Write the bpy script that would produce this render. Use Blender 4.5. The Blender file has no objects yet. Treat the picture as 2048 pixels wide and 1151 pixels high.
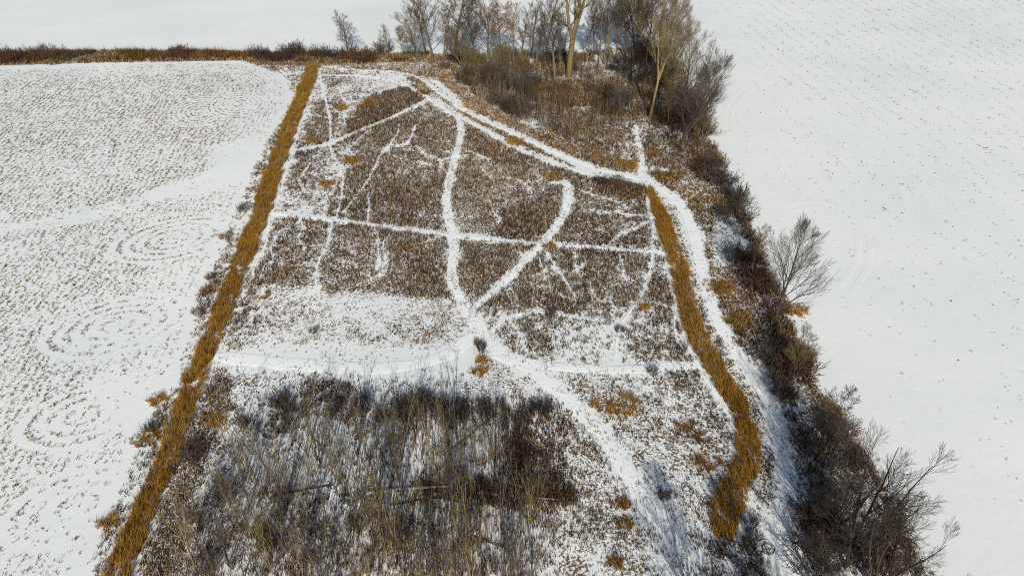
import bpy, math, random
import numpy as np
from mathutils import Vector, Matrix

# ------------------------------------------------------------------ camera, light, exposure
R = math.radians
scene = bpy.context.scene
COL = scene.collection
CAM_H, PITCH, FPX = 55.0, R(37.0), 1366.0
cam_d = bpy.data.cameras.new('camera')
cam_d.sensor_width = 36.0
cam_d.lens = 36.0 * FPX / 2048.0
cam_d.clip_start = 0.5
cam_d.clip_end = 8000.0
cam = bpy.data.objects.new('camera', cam_d)
COL.objects.link(cam)
cam.location = (0, 0, CAM_H)
cam.rotation_euler = (math.pi / 2 - PITCH, 0, 0)
scene.camera = cam

SUN_EL, SUN_AZ = R(31.0), R(-3.5)          # sun behind the camera, a touch to its right
world = bpy.data.worlds.new('World')
scene.world = world
world.use_nodes = True
wn = world.node_tree
wn.nodes.clear()
w_out = wn.nodes.new('ShaderNodeOutputWorld')
w_bg = wn.nodes.new('ShaderNodeBackground')
w_sky = wn.nodes.new('ShaderNodeTexSky')
w_sky.sky_type = 'NISHITA'
w_sky.sun_disc = False
w_sky.sun_elevation = SUN_EL
w_sky.sun_rotation = math.pi + SUN_AZ
w_sky.air_density = 1.0
w_sky.dust_density = 1.2
w_bg.inputs['Strength'].default_value = 0.085
wn.links.new(w_sky.outputs[0], w_bg.inputs[0])
wn.links.new(w_bg.outputs[0], w_out.inputs[0])
sun_d = bpy.data.lights.new('sun', 'SUN')
sun_d.energy = 4.45
sun_d.angle = R(0.5)
sun_d.color = (1.0, 0.95, 0.86)
sun = bpy.data.objects.new('sun', sun_d)
COL.objects.link(sun)
sun.location = (0, -60, 60)
sun.rotation_euler = (math.pi / 2 - SUN_EL, 0, -SUN_AZ)
vs = scene.view_settings
vs.view_transform = 'Standard'
vs.look = 'None'
vs.gamma = 1.0
vs.use_curve_mapping = False
vs.exposure = 0.0
scene.cycles.use_denoising = False
scene.cycles.filter_width = 1.0
scene.cycles.max_bounces = 6

# ------------------------------------------------------------------ helpers
rng = np.random.default_rng(7)
SP, CP = math.sin(PITCH), math.cos(PITCH)


def ray_t(py):
    dy = (575.5 - py) / FPX
    return CAM_H / (SP - dy * CP)


def G(px, py):
    """ground point (x, y) that the surveyed photo position corresponds to"""
    dy = (575.5 - py) / FPX
    t = CAM_H / (SP - dy * CP)
    return ((px - 1024.0) / FPX * t, (CP + dy * SP) * t)


def GP(pts):
    return np.array([G(*p) for p in pts])


_T = np.random.default_rng(3).random((256, 256))


def vnoise(x, y, s, seed=0):
    x = np.asarray(x) / s + seed * 17.31
    y = np.asarray(y) / s + seed * 9.77
    xi, yi = np.floor(x).astype(int), np.floor(y).astype(int)
    fx, fy = x - xi, y - yi
    fx, fy = fx * fx * (3 - 2 * fx), fy * fy * (3 - 2 * fy)
    a, b = _T[xi % 256, yi % 256], _T[(xi + 1) % 256, yi % 256]
    c, d = _T[xi % 256, (yi + 1) % 256], _T[(xi + 1) % 256, (yi + 1) % 256]
    return (a * (1 - fx) + b * fx) * (1 - fy) + (c * (1 - fx) + d * fx) * fy


def fbm(x, y, s, seed=0):
    return (vnoise(x, y, s, seed) * .53 + vnoise(x, y, s / 2.1, seed + 1) * .29 + vnoise(x, y, s / 4.3, seed + 2) * .18)


def hgt(x, y):
    x, y = np.asarray(x, float), np.asarray(y, float)
    return .22 * np.sin(x / 27 + .8) * np.cos(y / 33) + .12 * np.sin(x / 11 + y / 17)


def inside(x, y, P):
    r = np.zeros(len(x), bool)
    n = len(P)
    for i in range(n):
        x0, y0 = P[i]
        x1, y1 = P[(i + 1) % n]
        if y0 == y1:
            continue
        c = (y0 > y) != (y1 > y)
        r ^= c & (x < (x1 - x0) * (y - y0) / (y1 - y0) + x0)
    return r


def pdist(x, y, P, closed=False):
    """distance to a polyline, and the position along it (0..1)"""
    n = len(P)
    best = np.full(len(x), 1e9)
    bu = np.zeros(len(x))
    m = n if closed else n - 1
    for i in range(m):
        ax, ay = P[i]
        bx, by = P[(i + 1) % n]
        dx, dy = bx - ax, by - ay
        L = dx * dx + dy * dy + 1e-9
        t = np.clip(((x - ax) * dx + (y - ay) * dy) / L, 0, 1)
        d = np.hypot(x - ax - t * dx, y - ay - t * dy)
        k = d < best
        best[k] = d[k]
        bu[k] = (i + t[k]) / m
    return best, bu


def smooth01(v):
    v = np.clip(v, 0, 1)
    return v * v * (3 - 2 * v)


def polymask(x, y, P, f, rag=0.0):
    bb0, bb1 = P.min(0) - f - rag - 1, P.max(0) + f + rag + 1
    w = np.zeros(len(x))
    k = (x > bb0[0]) & (x < bb1[0]) & (y > bb0[1]) & (y < bb1[1])
    if not k.any():
        return w
    xx, yy = x[k], y[k]
    d, _ = pdist(xx, yy, P, True)
    s = np.where(inside(xx, yy, P), d, -d)
    if rag:
        s = s + (fbm(xx, yy, 5.0, 5) - .5) * 2 * rag
    w[k] = smooth01((s + f) / (2 * f))
    return w


def crom(P, step):
    """Catmull-Rom resampling of rows of numbers"""
    P = np.asarray(P, float)
    Q = np.vstack([2 * P[0] - P[1], P, 2 * P[-1] - P[-2]])
    out = []
    for i in range(1, len(Q) - 2):
        L = np.hypot(*(Q[i + 1, :2] - Q[i, :2]))
        n = max(2, int(L / step))
        for k in range(n):
            t = k / n
            a, b, c, d = Q[i - 1], Q[i], Q[i + 1], Q[i + 2]
            out.append(.5 * ((2 * b) + (c - a) * t + (2 * a - 5 * b + 4 * c - d) * t * t + (3 * b - a - 3 * c + d) * t ** 3))
    out.append(P[-1])
    return np.array(out)


def mesh_np(name, V, F, mat=None, col=None, smooth=False):
    me = bpy.data.meshes.new(name)
    V = np.asarray(V, np.float32)
    F = np.asarray(F, np.int32)
    k = F.shape[1]
    me.vertices.add(len(V))
    me.vertices.foreach_set('co', V.ravel())
    me.loops.add(F.size)
    me.loops.foreach_set('vertex_index', F.ravel())
    me.polygons.add(len(F))
    me.polygons.foreach_set('loop_start', np.arange(0, F.size, k, dtype=np.int32))
    if smooth:
        me.polygons.foreach_set('use_smooth', np.ones(len(F), bool))
    me.update(calc_edges=True)
    if col is not None:
        at = me.attributes.new('col', 'FLOAT_COLOR', 'POINT')
        c = np.ones((len(V), 4), np.float32)
        c[:, :3] = col
        at.data.foreach_set('color', c.ravel())
    if mat:
        me.materials.append(mat)
    return me


def link(name, data, parent=None, loc=None):
    o = bpy.data.objects.new(name, data)
    COL.objects.link(o)
    if parent:
        o.parent = parent
    if loc is not None:
        o.location = loc
    return o


def tag(o, label, cat=None, group=None, kind=None):
    o['label'] = label
    if cat:
        o['category'] = cat
    if group:
        o['group'] = group
    if kind:
        o['kind'] = kind
    return o


def copy_tree(root):
    r = root.copy()
    COL.objects.link(r)
    for ch in root.children:
        c = ch.copy()
        COL.objects.link(c)
        c.parent = r
    return r


# ------------------------------------------------------------------ materials
def new_mat(name):
    m = bpy.data.materials.new(name)
    m.use_nodes = True
    n = m.node_tree.nodes
    b = n['Principled BSDF']
    b.inputs['Roughness'].default_value = .85
    b.inputs['Specular IOR Level'].default_value = .2
    return m, n, m.node_tree.links, b


def noise(n, l, scale, detail=4.0, rough=.55, vec=None):
    t = n.new('ShaderNodeTexNoise')
    t.inputs['Scale'].default_value = scale
    t.inputs['Detail'].default_value = detail
    t.inputs['Roughness'].default_value = rough
    if vec is not None:
        l.new(vec, t.inputs['Vector'])
    return t


def mapr(n, l, src, a, b, c=0.0, d=1.0):
    m = n.new('ShaderNodeMapRange')
    m.inputs[1].default_value = a
    m.inputs[2].default_value = b
    m.inputs[3].default_value = c
    m.inputs[4].default_value = d
    l.new(src, m.inputs[0])
    return m.outputs[0]


def mix(n, l, fac, a, b):
    m = n.new('ShaderNodeMix')
    m.data_type = 'RGBA'
    if isinstance(fac, float):
        m.inputs[0].default_value = fac
    else:
        l.new(fac, m.inputs[0])
    for s, i in ((a, 6), (b, 7)):
        if isinstance(s, tuple):
            m.inputs[i].default_value = s + (1,)
        else:
            l.new(s, m.inputs[i])
    return m.outputs[2]


def math_n(n, l, op, a, b):
    m = n.new('ShaderNodeMath')
    m.operation = op
    for s, i in ((a, 0), (b, 1)):
        if isinstance(s, (int, float)):
            m.inputs[i].default_value = s
        else:
            l.new(s, m.inputs[i])
    return m.outputs[0]


def snow_material(name, with_bare, hi=0.0):
    m, n, l, b = new_mat(name)
    geo = n.new('ShaderNodeNewGeometry').outputs['Position']
    n1 = noise(n, l, .035, 4, .6, geo)
    n2 = noise(n, l, .9, 5, .6, geo)
    snow = mix(n, l, mapr(n, l, n1.outputs[0], .35, .65), (.755 + hi, .78 + hi, .757 + hi), (.83 + hi, .84 + hi, .805 + hi))
    snow = mix(n, l, mapr(n, l, n2.outputs[0], .55, .75, 0, .35), snow, (.73 + hi, .745 + hi, .725 + hi))
    mp = n.new('ShaderNodeMapping')
    mp.inputs['Scale'].default_value = (.012, .11, 1)
    l.new(geo, mp.inputs['Vector'])
    n5 = noise(n, l, 1.0, 5, .6, mp.outputs[0])
    snow = mix(n, l, mapr(n, l, n5.outputs[0], .42, .68, 0, .4), snow, (.72 + hi, .75 + hi, .745 + hi))
    n6 = noise(n, l, 7.0, 3, .7, geo)
    snow = mix(n, l, mapr(n, l, n6.outputs[0], .60, .70, 0, .5), snow, (.60 + hi, .60 + hi, .575 + hi))
    # leaf litter and thatch showing through the thin snow
    n3 = noise(n, l, 3.6, 6, .75, geo)
    n4 = noise(n, l, .45, 3, .6, geo)
    spk = math_n(n, l, 'ADD', math_n(n, l, 'MULTIPLY', n3.outputs[0], .72), math_n(n, l, 'MULTIPLY', n4.outputs[0], .28))
    if with_bare:
        at = n.new('ShaderNodeAttribute')
        at.attribute_name = 'bare'
        th = math_n(n, l, 'SUBTRACT', .74, math_n(n, l, 'MULTIPLY', at.outputs['Fac'], .33))
    else:
        v = n.new('ShaderNodeValue')
        v.outputs[0].default_value = .585
        th = v.outputs[0]
    df = math_n(n, l, 'SUBTRACT', spk, th)
    fac = mapr(n, l, df, -.012, .03)
    lit = mix(n, l, mapr(n, l, noise(n, l, 1.1, 3, .6, geo).outputs[0], .35, .65), (.085, .055, .03), (.19, .135, .075))
    if with_bare:
        ag = n.new('ShaderNodeAttribute')
        ag.attribute_name = 'gold'
        lit = mix(n, l, ag.outputs['Fac'], lit, (.24, .12, .025))
    colr = mix(n, l, fac, snow, lit)
    l.new(colr, b.inputs['Base Color'])
    l.new(mapr(n, l, fac, 0, 1, .7, .95), b.inputs['Roughness'])
    bp = n.new('ShaderNodeBump')
    bp.inputs['Strength'].default_value = .3
    bp.inputs['Distance'].default_value = .10
    nb = noise(n, l, .8, 6, .6, geo)
    l.new(nb.outputs[0], bp.inputs['Height'])
    l.new(bp.outputs[0], b.inputs['Normal'])
    return m


M_GROUND = snow_material('snowy_ground', True)
M_PATH = snow_material('trodden_snow', False, .07)


def blade_material(name, transl=.25):
    m, n, l, b = new_mat(name)
    at = n.new('ShaderNodeAttribute')
    at.attribute_name = 'col'
    l.new(at.outputs['Color'], b.inputs['Base Color'])
    tr = n.new('ShaderNodeBsdfTranslucent')
    l.new(at.outputs['Color'], tr.inputs[0])
    mx = n.new('ShaderNodeMixShader')
    mx.inputs[0].default_value = transl
    l.new(b.outputs[0], mx.inputs[1])
    l.new(tr.outputs[0], mx.inputs[2])
    l.new(mx.outputs[0], n['Material Output'].inputs[0])
    return m


M_BLADE = blade_material('dry_blades')


def bark(name, c1, c2, scale=5.0):
    m, n, l, b = new_mat(name)
    oi = n.new('ShaderNodeObjectInfo')
    tc = n.new('ShaderNodeTexCoord')
    t = noise(n, l, scale, 5, .65, tc.outputs['Object'])
    c = mix(n, l, mapr(n, l, t.outputs[0], .35, .65), c1, c2)
    hs = n.new('ShaderNodeHueSaturation')
    l.new(mapr(n, l, oi.outputs['Random'], 0, 1, .75, 1.3), hs.inputs['Value'])
    l.new(c, hs.inputs['Color'])
    l.new(hs.outputs[0], b.inputs['Base Color'])
    bp = n.new('ShaderNodeBump')
    bp.inputs['Strength'].default_value = .5
    bp.inputs['Distance'].default_value = .03
    l.new(t.outputs[0], bp.inputs['Height'])
    l.new(bp.outputs[0], b.inputs['Normal'])
    return m


BARK = {
    'tan': bark('tan_bark', (.17, .12, .05), (.31, .235, .11)),
    'olive': bark('olive_bark', (.11, .08, .034), (.20, .15, .07)),
    'pale': bark('weathered_wood', (.28, .25, .21), (.42, .39, .34)),
    'grey': bark('grey_bark', (.065, .054, .046), (.13, .108, .09)),
    'dark': bark('dark_bark', (.035, .027, .022), (.075, .056, .043)),
    'red': bark('reddish_bark', (.075, .04, .026), (.14, .08, .05)),
    'straw': bark('sunlit_olive_bark', (.14, .11, .055), (.25, .2, .105)),  # olive bark lightened: golden sunlight on the crown put into its colour
    'rust': bark('rusty_bark', (.12, .06, .02), (.24, .13, .045)),
}

# ------------------------------------------------------------------ layout: vegetation regions, paths
FIELD_EDGE_L = [(0, 135), (120, 133), (250, 128), (400, 123), (480, 124), (530, 134), (562, 152), (580, 175), (582, 195), (572, 228), (545, 275), (515, 330), (488, 395), (455, 470), (425, 540), (397, 600), (382, 680), (340, 790), (295, 860), (255, 950), (212, 1045), (185, 1110), (170, 1160), (120, 1260)]
FIELD_EDGE_R = [(1400, -40), (1395, 60), (1420, 130), (1436, 200), (1425, 270), (1440, 320), (1470, 385), (1500, 455), (1535, 520), (1575, 610), (1600, 690), (1640, 775), (1700, 860), (1755, 940), (1820, 1040), (1880, 1160), (1940, 1290)]

REG = []   # px polygon, dens, gold, dark, height, feather m, ragged m


def reg(poly, dens, gold, dark, ht, f=1.5, rag=1.0):
    REG.append((GP(poly), dens, gold, dark, ht, f, rag))


strip_l = [(612, 132), (590, 190), (570, 245), (545, 320), (520, 400), (490, 475), (455, 560), (420, 645), (390, 725), (360, 800), (335, 870), (300, 950), (265, 1030), (235, 1110), (215, 1160), (180, 1260)]
# verge left of the left strip
reg(FIELD_EDGE_L[4:] + [(210, 1260), (240, 1160), (300, 990), (370, 820), (430, 670), (530, 430), (600, 240), (640, 135), (560, 128)], .42, .25, .3, .8, .6, .8)
# meadow as a whole
reg([(640, 140), (780, 150), (860, 195), (920, 235), (1060, 305), (1160, 345), (1290, 365), (1310, 420), (1345, 520), (1370, 640), (1400, 730), (1470, 850), (1495, 930), (1440, 1060), (1460, 1260), (190, 1260), (240, 1151), (330, 960), (430, 720), (545, 430), (600, 280)], .68, .05, .25, .7)
# upper meadow
reg([(660, 160), (780, 160), (850, 200), (920, 240), (1060, 310), (1160, 350), (1285, 372), (1320, 500), (1345, 605), (1150, 625), (1000, 610), (930, 605), (800, 598), (650, 585), (540, 580), (490, 570), (545, 440), (605, 290)], .80, .06, .35, 1.0)
reg([(560, 380), (620, 300), (690, 160), (800, 165), (840, 200), (740, 250), (700, 330), (640, 430), (560, 425)], .58, .12, .3, .8, 3, 3)
reg([(740, 190), (830, 170), (865, 195), (800, 225), (700, 275), (690, 240)], .95, .1, .9, 1.1, 1.5, 1.5)
reg([(990, 430), (1075, 430), (1070, 480), (990, 470)], .95, .0, .8, 1.1, 3, 2)
reg([(930, 490), (1040, 500), (1000, 570), (920, 560)], .92, .0, .8, 1.0, 3, 2)
reg([(1190, 355), (1290, 375), (1290, 400), (1240, 400), (1195, 385)], 1, .15, .9, 1.2, 1, 1)
reg([(930, 255), (1050, 320), (1000, 330), (920, 290)], .95, .1, .7, 1.0, 2, 2)
reg([(780, 480), (890, 480), (890, 590), (780, 580)], .9, .0, .6, 1.0, 4, 3)
# snowy band below it
reg([(530, 578), (640, 582), (800, 598), (925, 610), (945, 660), (930, 690), (830, 712), (620, 692), (470, 690), (500, 620)], .55, .10, .3, .40, 1.2, 1.5)
reg([(700, 660), (900, 640), (920, 690), (800, 710), (690, 700)], .66, .05, .35, .6, 2.5, 2.5)
reg([(455, 620), (520, 620), (510, 690), (440, 690)], .6, .05, .5, .8, 1.5, 1.5)
reg([(430, 700), (950, 690), (960, 745), (800, 760), (600, 750), (450, 740)], .16, 0, .3, .4, 1, 1)
# middle right
reg([(985, 620), (1150, 630), (1345, 610), (1390, 715), (1200, 720), (1000, 705)], .68, .06, .3, .8, 1.5, 2)
reg([(1130, 655), (1240, 640), (1250, 720), (1120, 720)], .34, .08, .3, .7, 2, 2)
# lower right
reg([(1010, 735), (1400, 735), (1480, 870), (1490, 940), (1430, 1080), (1440, 1260), (1130, 1260), (1130, 950), (1150, 830)], .70, .05, .28, .5, 1.5, 2)
reg([(1320, 740), (1405, 745), (1450, 830), (1340, 800)], .72, .03, .3, .7, 1.5, 2)
reg([(1270, 960), (1440, 960), (1440, 1080), (1420, 1260), (1290, 1260), (1330, 1100), (1240, 1000)], .46, .04, .5, .42, 1.5, 2)
# young grove
reg([(455, 775), (700, 772), (960, 772), (1090, 790), (1135, 960), (1110, 1100), (1090, 1260), (330, 1260), (390, 950)], .46, .08, .35, .8, 1.5, 1.5)
reg([(475, 780), (700, 776), (1000, 776), (1010, 835), (760, 845), (470, 855)], .60, .0, .8, 1.0, 1.5, 2.5)
reg([(820, 960), (1140, 960), (1150, 1010), (960, 1010), (820, 1000)], .85, .05, 1.0, 1.0, 1, 1)
reg([(1020, 780), (1120, 830), (1130, 960), (1020, 950)], .7, .1, .7, .9, 1.5, 2)
# frosted scrub lower left
reg([(425, 735), (480, 765), (400, 950), (340, 1260), (215, 1260), (270, 1140), (385, 830)], .85, .04, .1, .8, 1.2, 1)
# hedgerow along the far field
reg([(-60, 103), (200, 101), (470, 102), (660, 110), (800, 108), (930, 112), (935, 125), (860, 132), (640, 131), (540, 129), (480, 121), (250, 126), (-60, 133)], 1, .3, .25, 1.1, .8, .8)
# wood
reg([(870, 128), (930, 112), (1280, 98), (1340, 100), (1400, 190), (1420, 280), (1370, 335), (1310, 345), (1180, 312), (1060, 268), (960, 212), (890, 158)], .66, .22, .5, 1.0, 1.5, 2)
reg([(1060, 215), (1240, 215), (1262, 280), (1185, 300), (1080, 272)], .80, .22, .6, .9, 1.5, 2.5)
reg([(1165, 120), (1240, 105), (1230, 135), (1170, 148)], .2, .1, .6, .7, 1.5, 2)
reg([(1040, 175), (1200, 180), (1250, 210), (1060, 215)], .95, .25, .8, 1.1, 1.5, 2)
# golden verge above the double track
reg([(865, 150), (905, 165), (975, 210), (1070, 258), (1190, 300), (1275, 322), (1280, 350), (1200, 335), (1120, 305), (1010, 255), (930, 215)], .85, .75, .2, .8, .8, .8)
reg([(700, 141), (800, 150), (850, 180), (930, 235), (1060, 300), (1150, 335), (1060, 290), (930, 222), (860, 172), (790, 146)], .8, .6, .3, .8, .6, .5)
reg([(640, 126), (700, 126), (800, 124), (870, 126), (900, 160), (850, 160), (790, 146), (640, 136)], .75, .35, .3, .8, .7, .8)
reg([(690, 138), (800, 148), (860, 180), (930, 228), (1060, 298), (1150, 336), (1140, 328), (1010, 264), (930, 218), (870, 170), (800, 140)], .95, .6, .3, .8, .5, .4)
# right-hand verge and hedgerow
reg([(1292, 340), (1330, 340), (1400, 265), (1428, 280)] + FIELD_EDGE_R[6:] + [(1650, 1290), (1590, 1100), (1585, 950), (1560, 850), (1520, 760), (1460, 680), (1425, 590), (1400, 470), (1370, 405), (1330, 375)], .78, .32, .45, .9, .8, 1)
reg([(1370, 300), (1430, 300)] + FIELD_EDGE_R[6:12] + [(1600, 760), (1540, 690), (1500, 600), (1460, 480), (1415, 390)], .85, .22, .75, 1.1, .8, 1.2)
reg([(1430, 420), (1480, 420), (1490, 500), (1440, 530)], .25, .1, .8, .6, 1, 1)
reg([(1500, 690), (1560, 700), (1610, 800), (1600, 900), (1570, 860)], .62, .2, .7, .8, 1.5, 2)
reg([(1620, 860), (1720, 930), (1780, 1050), (1840, 1200), (1640, 1200), (1600, 1000)], .55, .12, .85, 1.0, 1.5, 2)
# strip between the tall grass and the track
reg([(1312, 385), (1350, 415), (1385, 520), (1420, 640), (1470, 720), (1525, 800), (1548, 900), (1555, 1000), (1500, 1060), (1505, 930), (1495, 850), (1420, 720), (1375, 560)], .74, .1, .35, .65, .7, .7)
reg([(1420, 1090), (1520, 1080), (1540, 1160), (1500, 1260), (1400, 1260)], .7, .05, 1, 1, 1, 1)


def veg(x, y):
    d = np.zeros(len(x)); g = np.zeros(len(x)); k = np.zeros(len(x)); h = np.full(len(x), .6)
    for P, dens, gold, dark, ht, f, rag in REG:
        w = polymask(x, y, P, f, rag)
        d += (dens - d) * w
        g += (gold - g) * w
        k += (dark - k) * w
        h += (ht - h) * w
    return d, g, k, h


PATHS = [
    # name, label, points (px,py,width px)
    ('track', 'broad snowy vehicle track curving along the wood and down the right-hand hedgerow',
     [(642, 131, 6.3), (700, 139, 7.7), (780, 144, 8.4), (835, 156, 9.8), (880, 186, 11.2), (935, 225, 11.9), (1000, 256, 12.6), (1080, 291, 13.3), (1150, 320, 15.4), (1220, 343, 16.8), (1290, 359, 19.6), (1332, 382, 23.5), (1363, 412, 25.1), (1385, 460, 25.9), (1400, 520, 26.7), (1422, 600, 28.2), (1450, 668, 29.8), (1492, 730, 31.4), (1530, 792, 32.9), (1552, 850, 34.5), (1570, 930, 37.6), (1578, 1000, 40.8), (1572, 1080, 42.3), (1580, 1160, 43.9), (1610, 1290, 47.0)]),
    ('track', 'second wheel rut of the double track, nearer the brown meadow',
     [(648, 150, 9), (720, 152, 9), (790, 163, 10), (850, 192, 11), (900, 227, 12), (950, 250, 13), (1020, 290, 13), (1090, 320, 14), (1160, 343, 14), (1230, 356, 12), (1280, 364, 10)]),
    ('path', 'long winding snow path running down the middle of the meadow',
     [(916, 232, 13.8), (922, 268, 14.7), (906, 330, 15.6), (893, 390, 17.5), (898, 440, 18.4), (907, 490, 20.2), (904, 555, 22.1), (922, 600, 25.3), (948, 640, 30.7), (985, 690, 36.1), (1055, 733, 36.1), (1110, 773, 36.1), (1160, 820, 37.9), (1210, 880, 37.9), (1252, 940, 37.9), (1300, 1010, 39.8), (1345, 1090, 39.8)]),
    ('path', 'straight snow path crossing the whole meadow from side to side',
     [(540, 428, 17), (640, 438, 14), (760, 452, 14), (900, 467, 14), (1000, 477, 13), (1080, 485, 13), (1180, 492, 13), (1290, 501, 15), (1335, 505, 18)]),
    ('path', 'short curved snow path slanting from the track down to the central path',
     [(1110, 366, 14), (1130, 364, 20), (1138, 380, 19), (1130, 420, 18), (1106, 460, 19), (1076, 492, 18), (1030, 540, 17), (985, 582, 17), (950, 615, 18)]),
    ('path', 'wide snow path bending along the far side of the young grove',
     [(425, 712, 36), (520, 722, 36), (640, 735, 36), (760, 738, 34), (850, 724, 34), (915, 700, 34), (945, 660, 32)]),
    ('path', 'snow path running from the central junction to the right-hand tall grass',
     [(985, 712, 28), (1100, 730, 27), (1250, 737, 26), (1340, 730, 26), (1402, 728, 26)]),
    ('path', 'slanting snow path in the upper left corner of the meadow',
     [(598, 302, 14), (650, 290, 15), (720, 262, 13), (790, 232, 12), (858, 200, 12)]),
    ('path', 'narrow snow path hugging the left side of the right-hand tall grass',
     [(1294, 368, 6), (1305, 440, 8), (1332, 500, 8), (1346, 560, 9), (1362, 640, 9), (1392, 720, 10), (1440, 800, 10), (1478, 870, 10)]),
    ('path', 'short snow path going up from the track into the wood',
     [(1272, 250, 7), (1276, 280, 9), (1284, 310, 11), (1280, 350, 12)]),
    ('path', 'narrow snow line along the right side of the left-hand tall grass',
     [(425, 712, 10), (398, 790, 10), (372, 850, 11), (335, 920, 11), (300, 1010, 12), (270, 1100, 12), (250, 1180, 12), (225, 1260, 12)]),
    ('deer_trail', 'thin forked deer trail in the right of the meadow above the snowy path',
     [(1305, 440, 4), (1304, 520, 5), (1282, 590, 6), (1240, 650, 6), (1230, 725, 6)]),
    ('deer_trail', 'thin deer trail slanting left from the tall grass tip',
     [(1302, 434, 4), (1230, 424, 4), (1168, 418, 4)]),
    ('deer_trail', 'faint deer trail falling left below the tall grass tip',
     [(1300, 442, 4), (1255, 462, 4), (1220, 482, 3)]),
    ('deer_trail', 'long thin deer trail down the upper left meadow to the straight path',
     [(640, 152, 4), (648, 190, 5), (660, 240, 5), (662, 300, 5), (684, 345, 5), (682, 400, 5), (672, 438, 5)]),
    ('deer_trail', 'thin crooked deer trail below the straight path near the left tall grass',
     [(665, 445, 4), (655, 490, 5), (636, 530, 5), (632, 585, 5)]),
    ('deer_trail', 'thin deer trail along the left tall grass below the straight path',
     [(540, 435, 6), (533, 490, 6), (512, 530, 6), (505, 560, 5)]),
    ('deer_trail', 'thin slanting deer trail left of the central path',
     [(832, 250, 4), (812, 288, 4), (772, 294, 5), (742, 350, 4), (712, 395, 4), (688, 425, 4)]),
    ('deer_trail', 'short thin deer trail joining the straight path from above',
     [(725, 372, 3), (737, 400, 4), (735, 445, 4)]),
    ('deer_trail', 'thin deer trail left edge above the straight path',
     [(590, 305, 5), (572, 350, 5), (560, 395, 6), (548, 425, 8)]),
    ('deer_trail', 'crooked deer trail below the crossing of the two meadow paths',
     [(1090, 498, 4), (1110, 530, 4), (1130, 560, 4), (1150, 592, 4)]),
    ('deer_trail', 'snowy trail curving past the dark bush in the right of the meadow',
     [(985, 660, 8), (1020, 632, 9), (1080, 622, 9), (1150, 632, 8), (1210, 640, 5)]),
    ('deer_trail', 'faint trail beside the tall grass in the lower right',
     [(1345, 520, 6), (1352, 600, 6), (1350, 660, 5), (1375, 715, 6)]),
]
_r = np.random.default_rng(271)
for a, b in [((700, 170), (690, 250)), ((760, 300), (860, 330)), ((800, 250), (760, 310)), ((690, 340), (640, 420)), ((640, 350), (720, 395)), ((740, 260), (640, 310)),
             ((620, 330), (600, 425)), ((850, 340), (930, 310)), ((930, 300), (1010, 335)), ((960, 330), (1060, 380)), ((980, 400), (1000, 440)), ((1150, 500), (1165, 560)),
             ((1080, 510), (1092, 560)), ((1240, 510), (1255, 560)), ((1160, 380), (1290, 430)), ((1130, 640), (1110, 700)), ((1290, 540), (1285, 640)), ((1180, 560), (1230, 640)),
             ((745, 450), (755, 540)), ((780, 470), (740, 560)), ((600, 440), (610, 500)), ((560, 470), (520, 560)), ((830, 290), (900, 350)), ((1020, 640), (1060, 710)), ((1250, 760), (1270, 850)),
             ((1340, 760), (1330, 860)), ((1060, 560), (1150, 600)), ((1110, 540), (1180, 520)), ((660, 210), (720, 240)), ((870, 530), (930, 590))]:
    a, b = np.array(a, float), np.array(b, float)
    L_ = np.hypot(*(b - a))
    pts = [tuple(a + (b - a) * t + _r.normal(0, .07, 2) * L_ * (0 < t < 1)) + (float(_r.uniform(1.6, 3.2)),) for t in np.linspace(0, 1, 5)]
    PATHS.append(('deer_trail', 'faint crooked deer trail through the dead weeds of the meadow', pts))
PW = []
for nm, lab, pts in PATHS:
    A = np.array([list(G(p[0], p[1])) + [p[2] / FPX * ray_t(p[1])] for p in pts])
    PW.append(crom(A, .8))


def path_clear(x, y):
    """0 inside a path, 1 well away; ragged edge"""
    c = np.ones(len(x))
    nz = (fbm(x, y, 1.6, 30) - .5)
    for ip, P in enumerate(PW):
        bb0, bb1 = P[:, :2].min(0) - 4, P[:, :2].max(0) + 4
        k = (x > bb0[0]) & (x < bb1[0]) & (y > bb0[1]) & (y < bb1[1])
        if not k.any():
            continue
        d, u = pdist(x[k], y[k], P[:, :2])
        hw = np.interp(u, np.linspace(0, 1, len(P)), P[:, 2]) * .5
        cc = smooth01((d - hw * (.92 + 1.3 * nz[k]) + .10) / .45)
        if ip in (0, 2):
            cc = np.maximum(cc, .48 * ((d < hw * .22) & (nz[k] > -.02)))
        c[k] = np.minimum(c[k], cc)
    return c


# ------------------------------------------------------------------ ground
def axis(a, b, step, far_a, far_b):
    core = list(np.arange(a, b + 1e-6, step))
    lo, hi, s = [], [], step
    v = a
    while v > far_a:
        s *= 1.5
        v -= s
        lo.append(v)
    s, v = step, b
    while v < far_b:
        s *= 1.5
        v += s
        hi.append(v)
    return np.array(lo[::-1] + core + hi)


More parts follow.
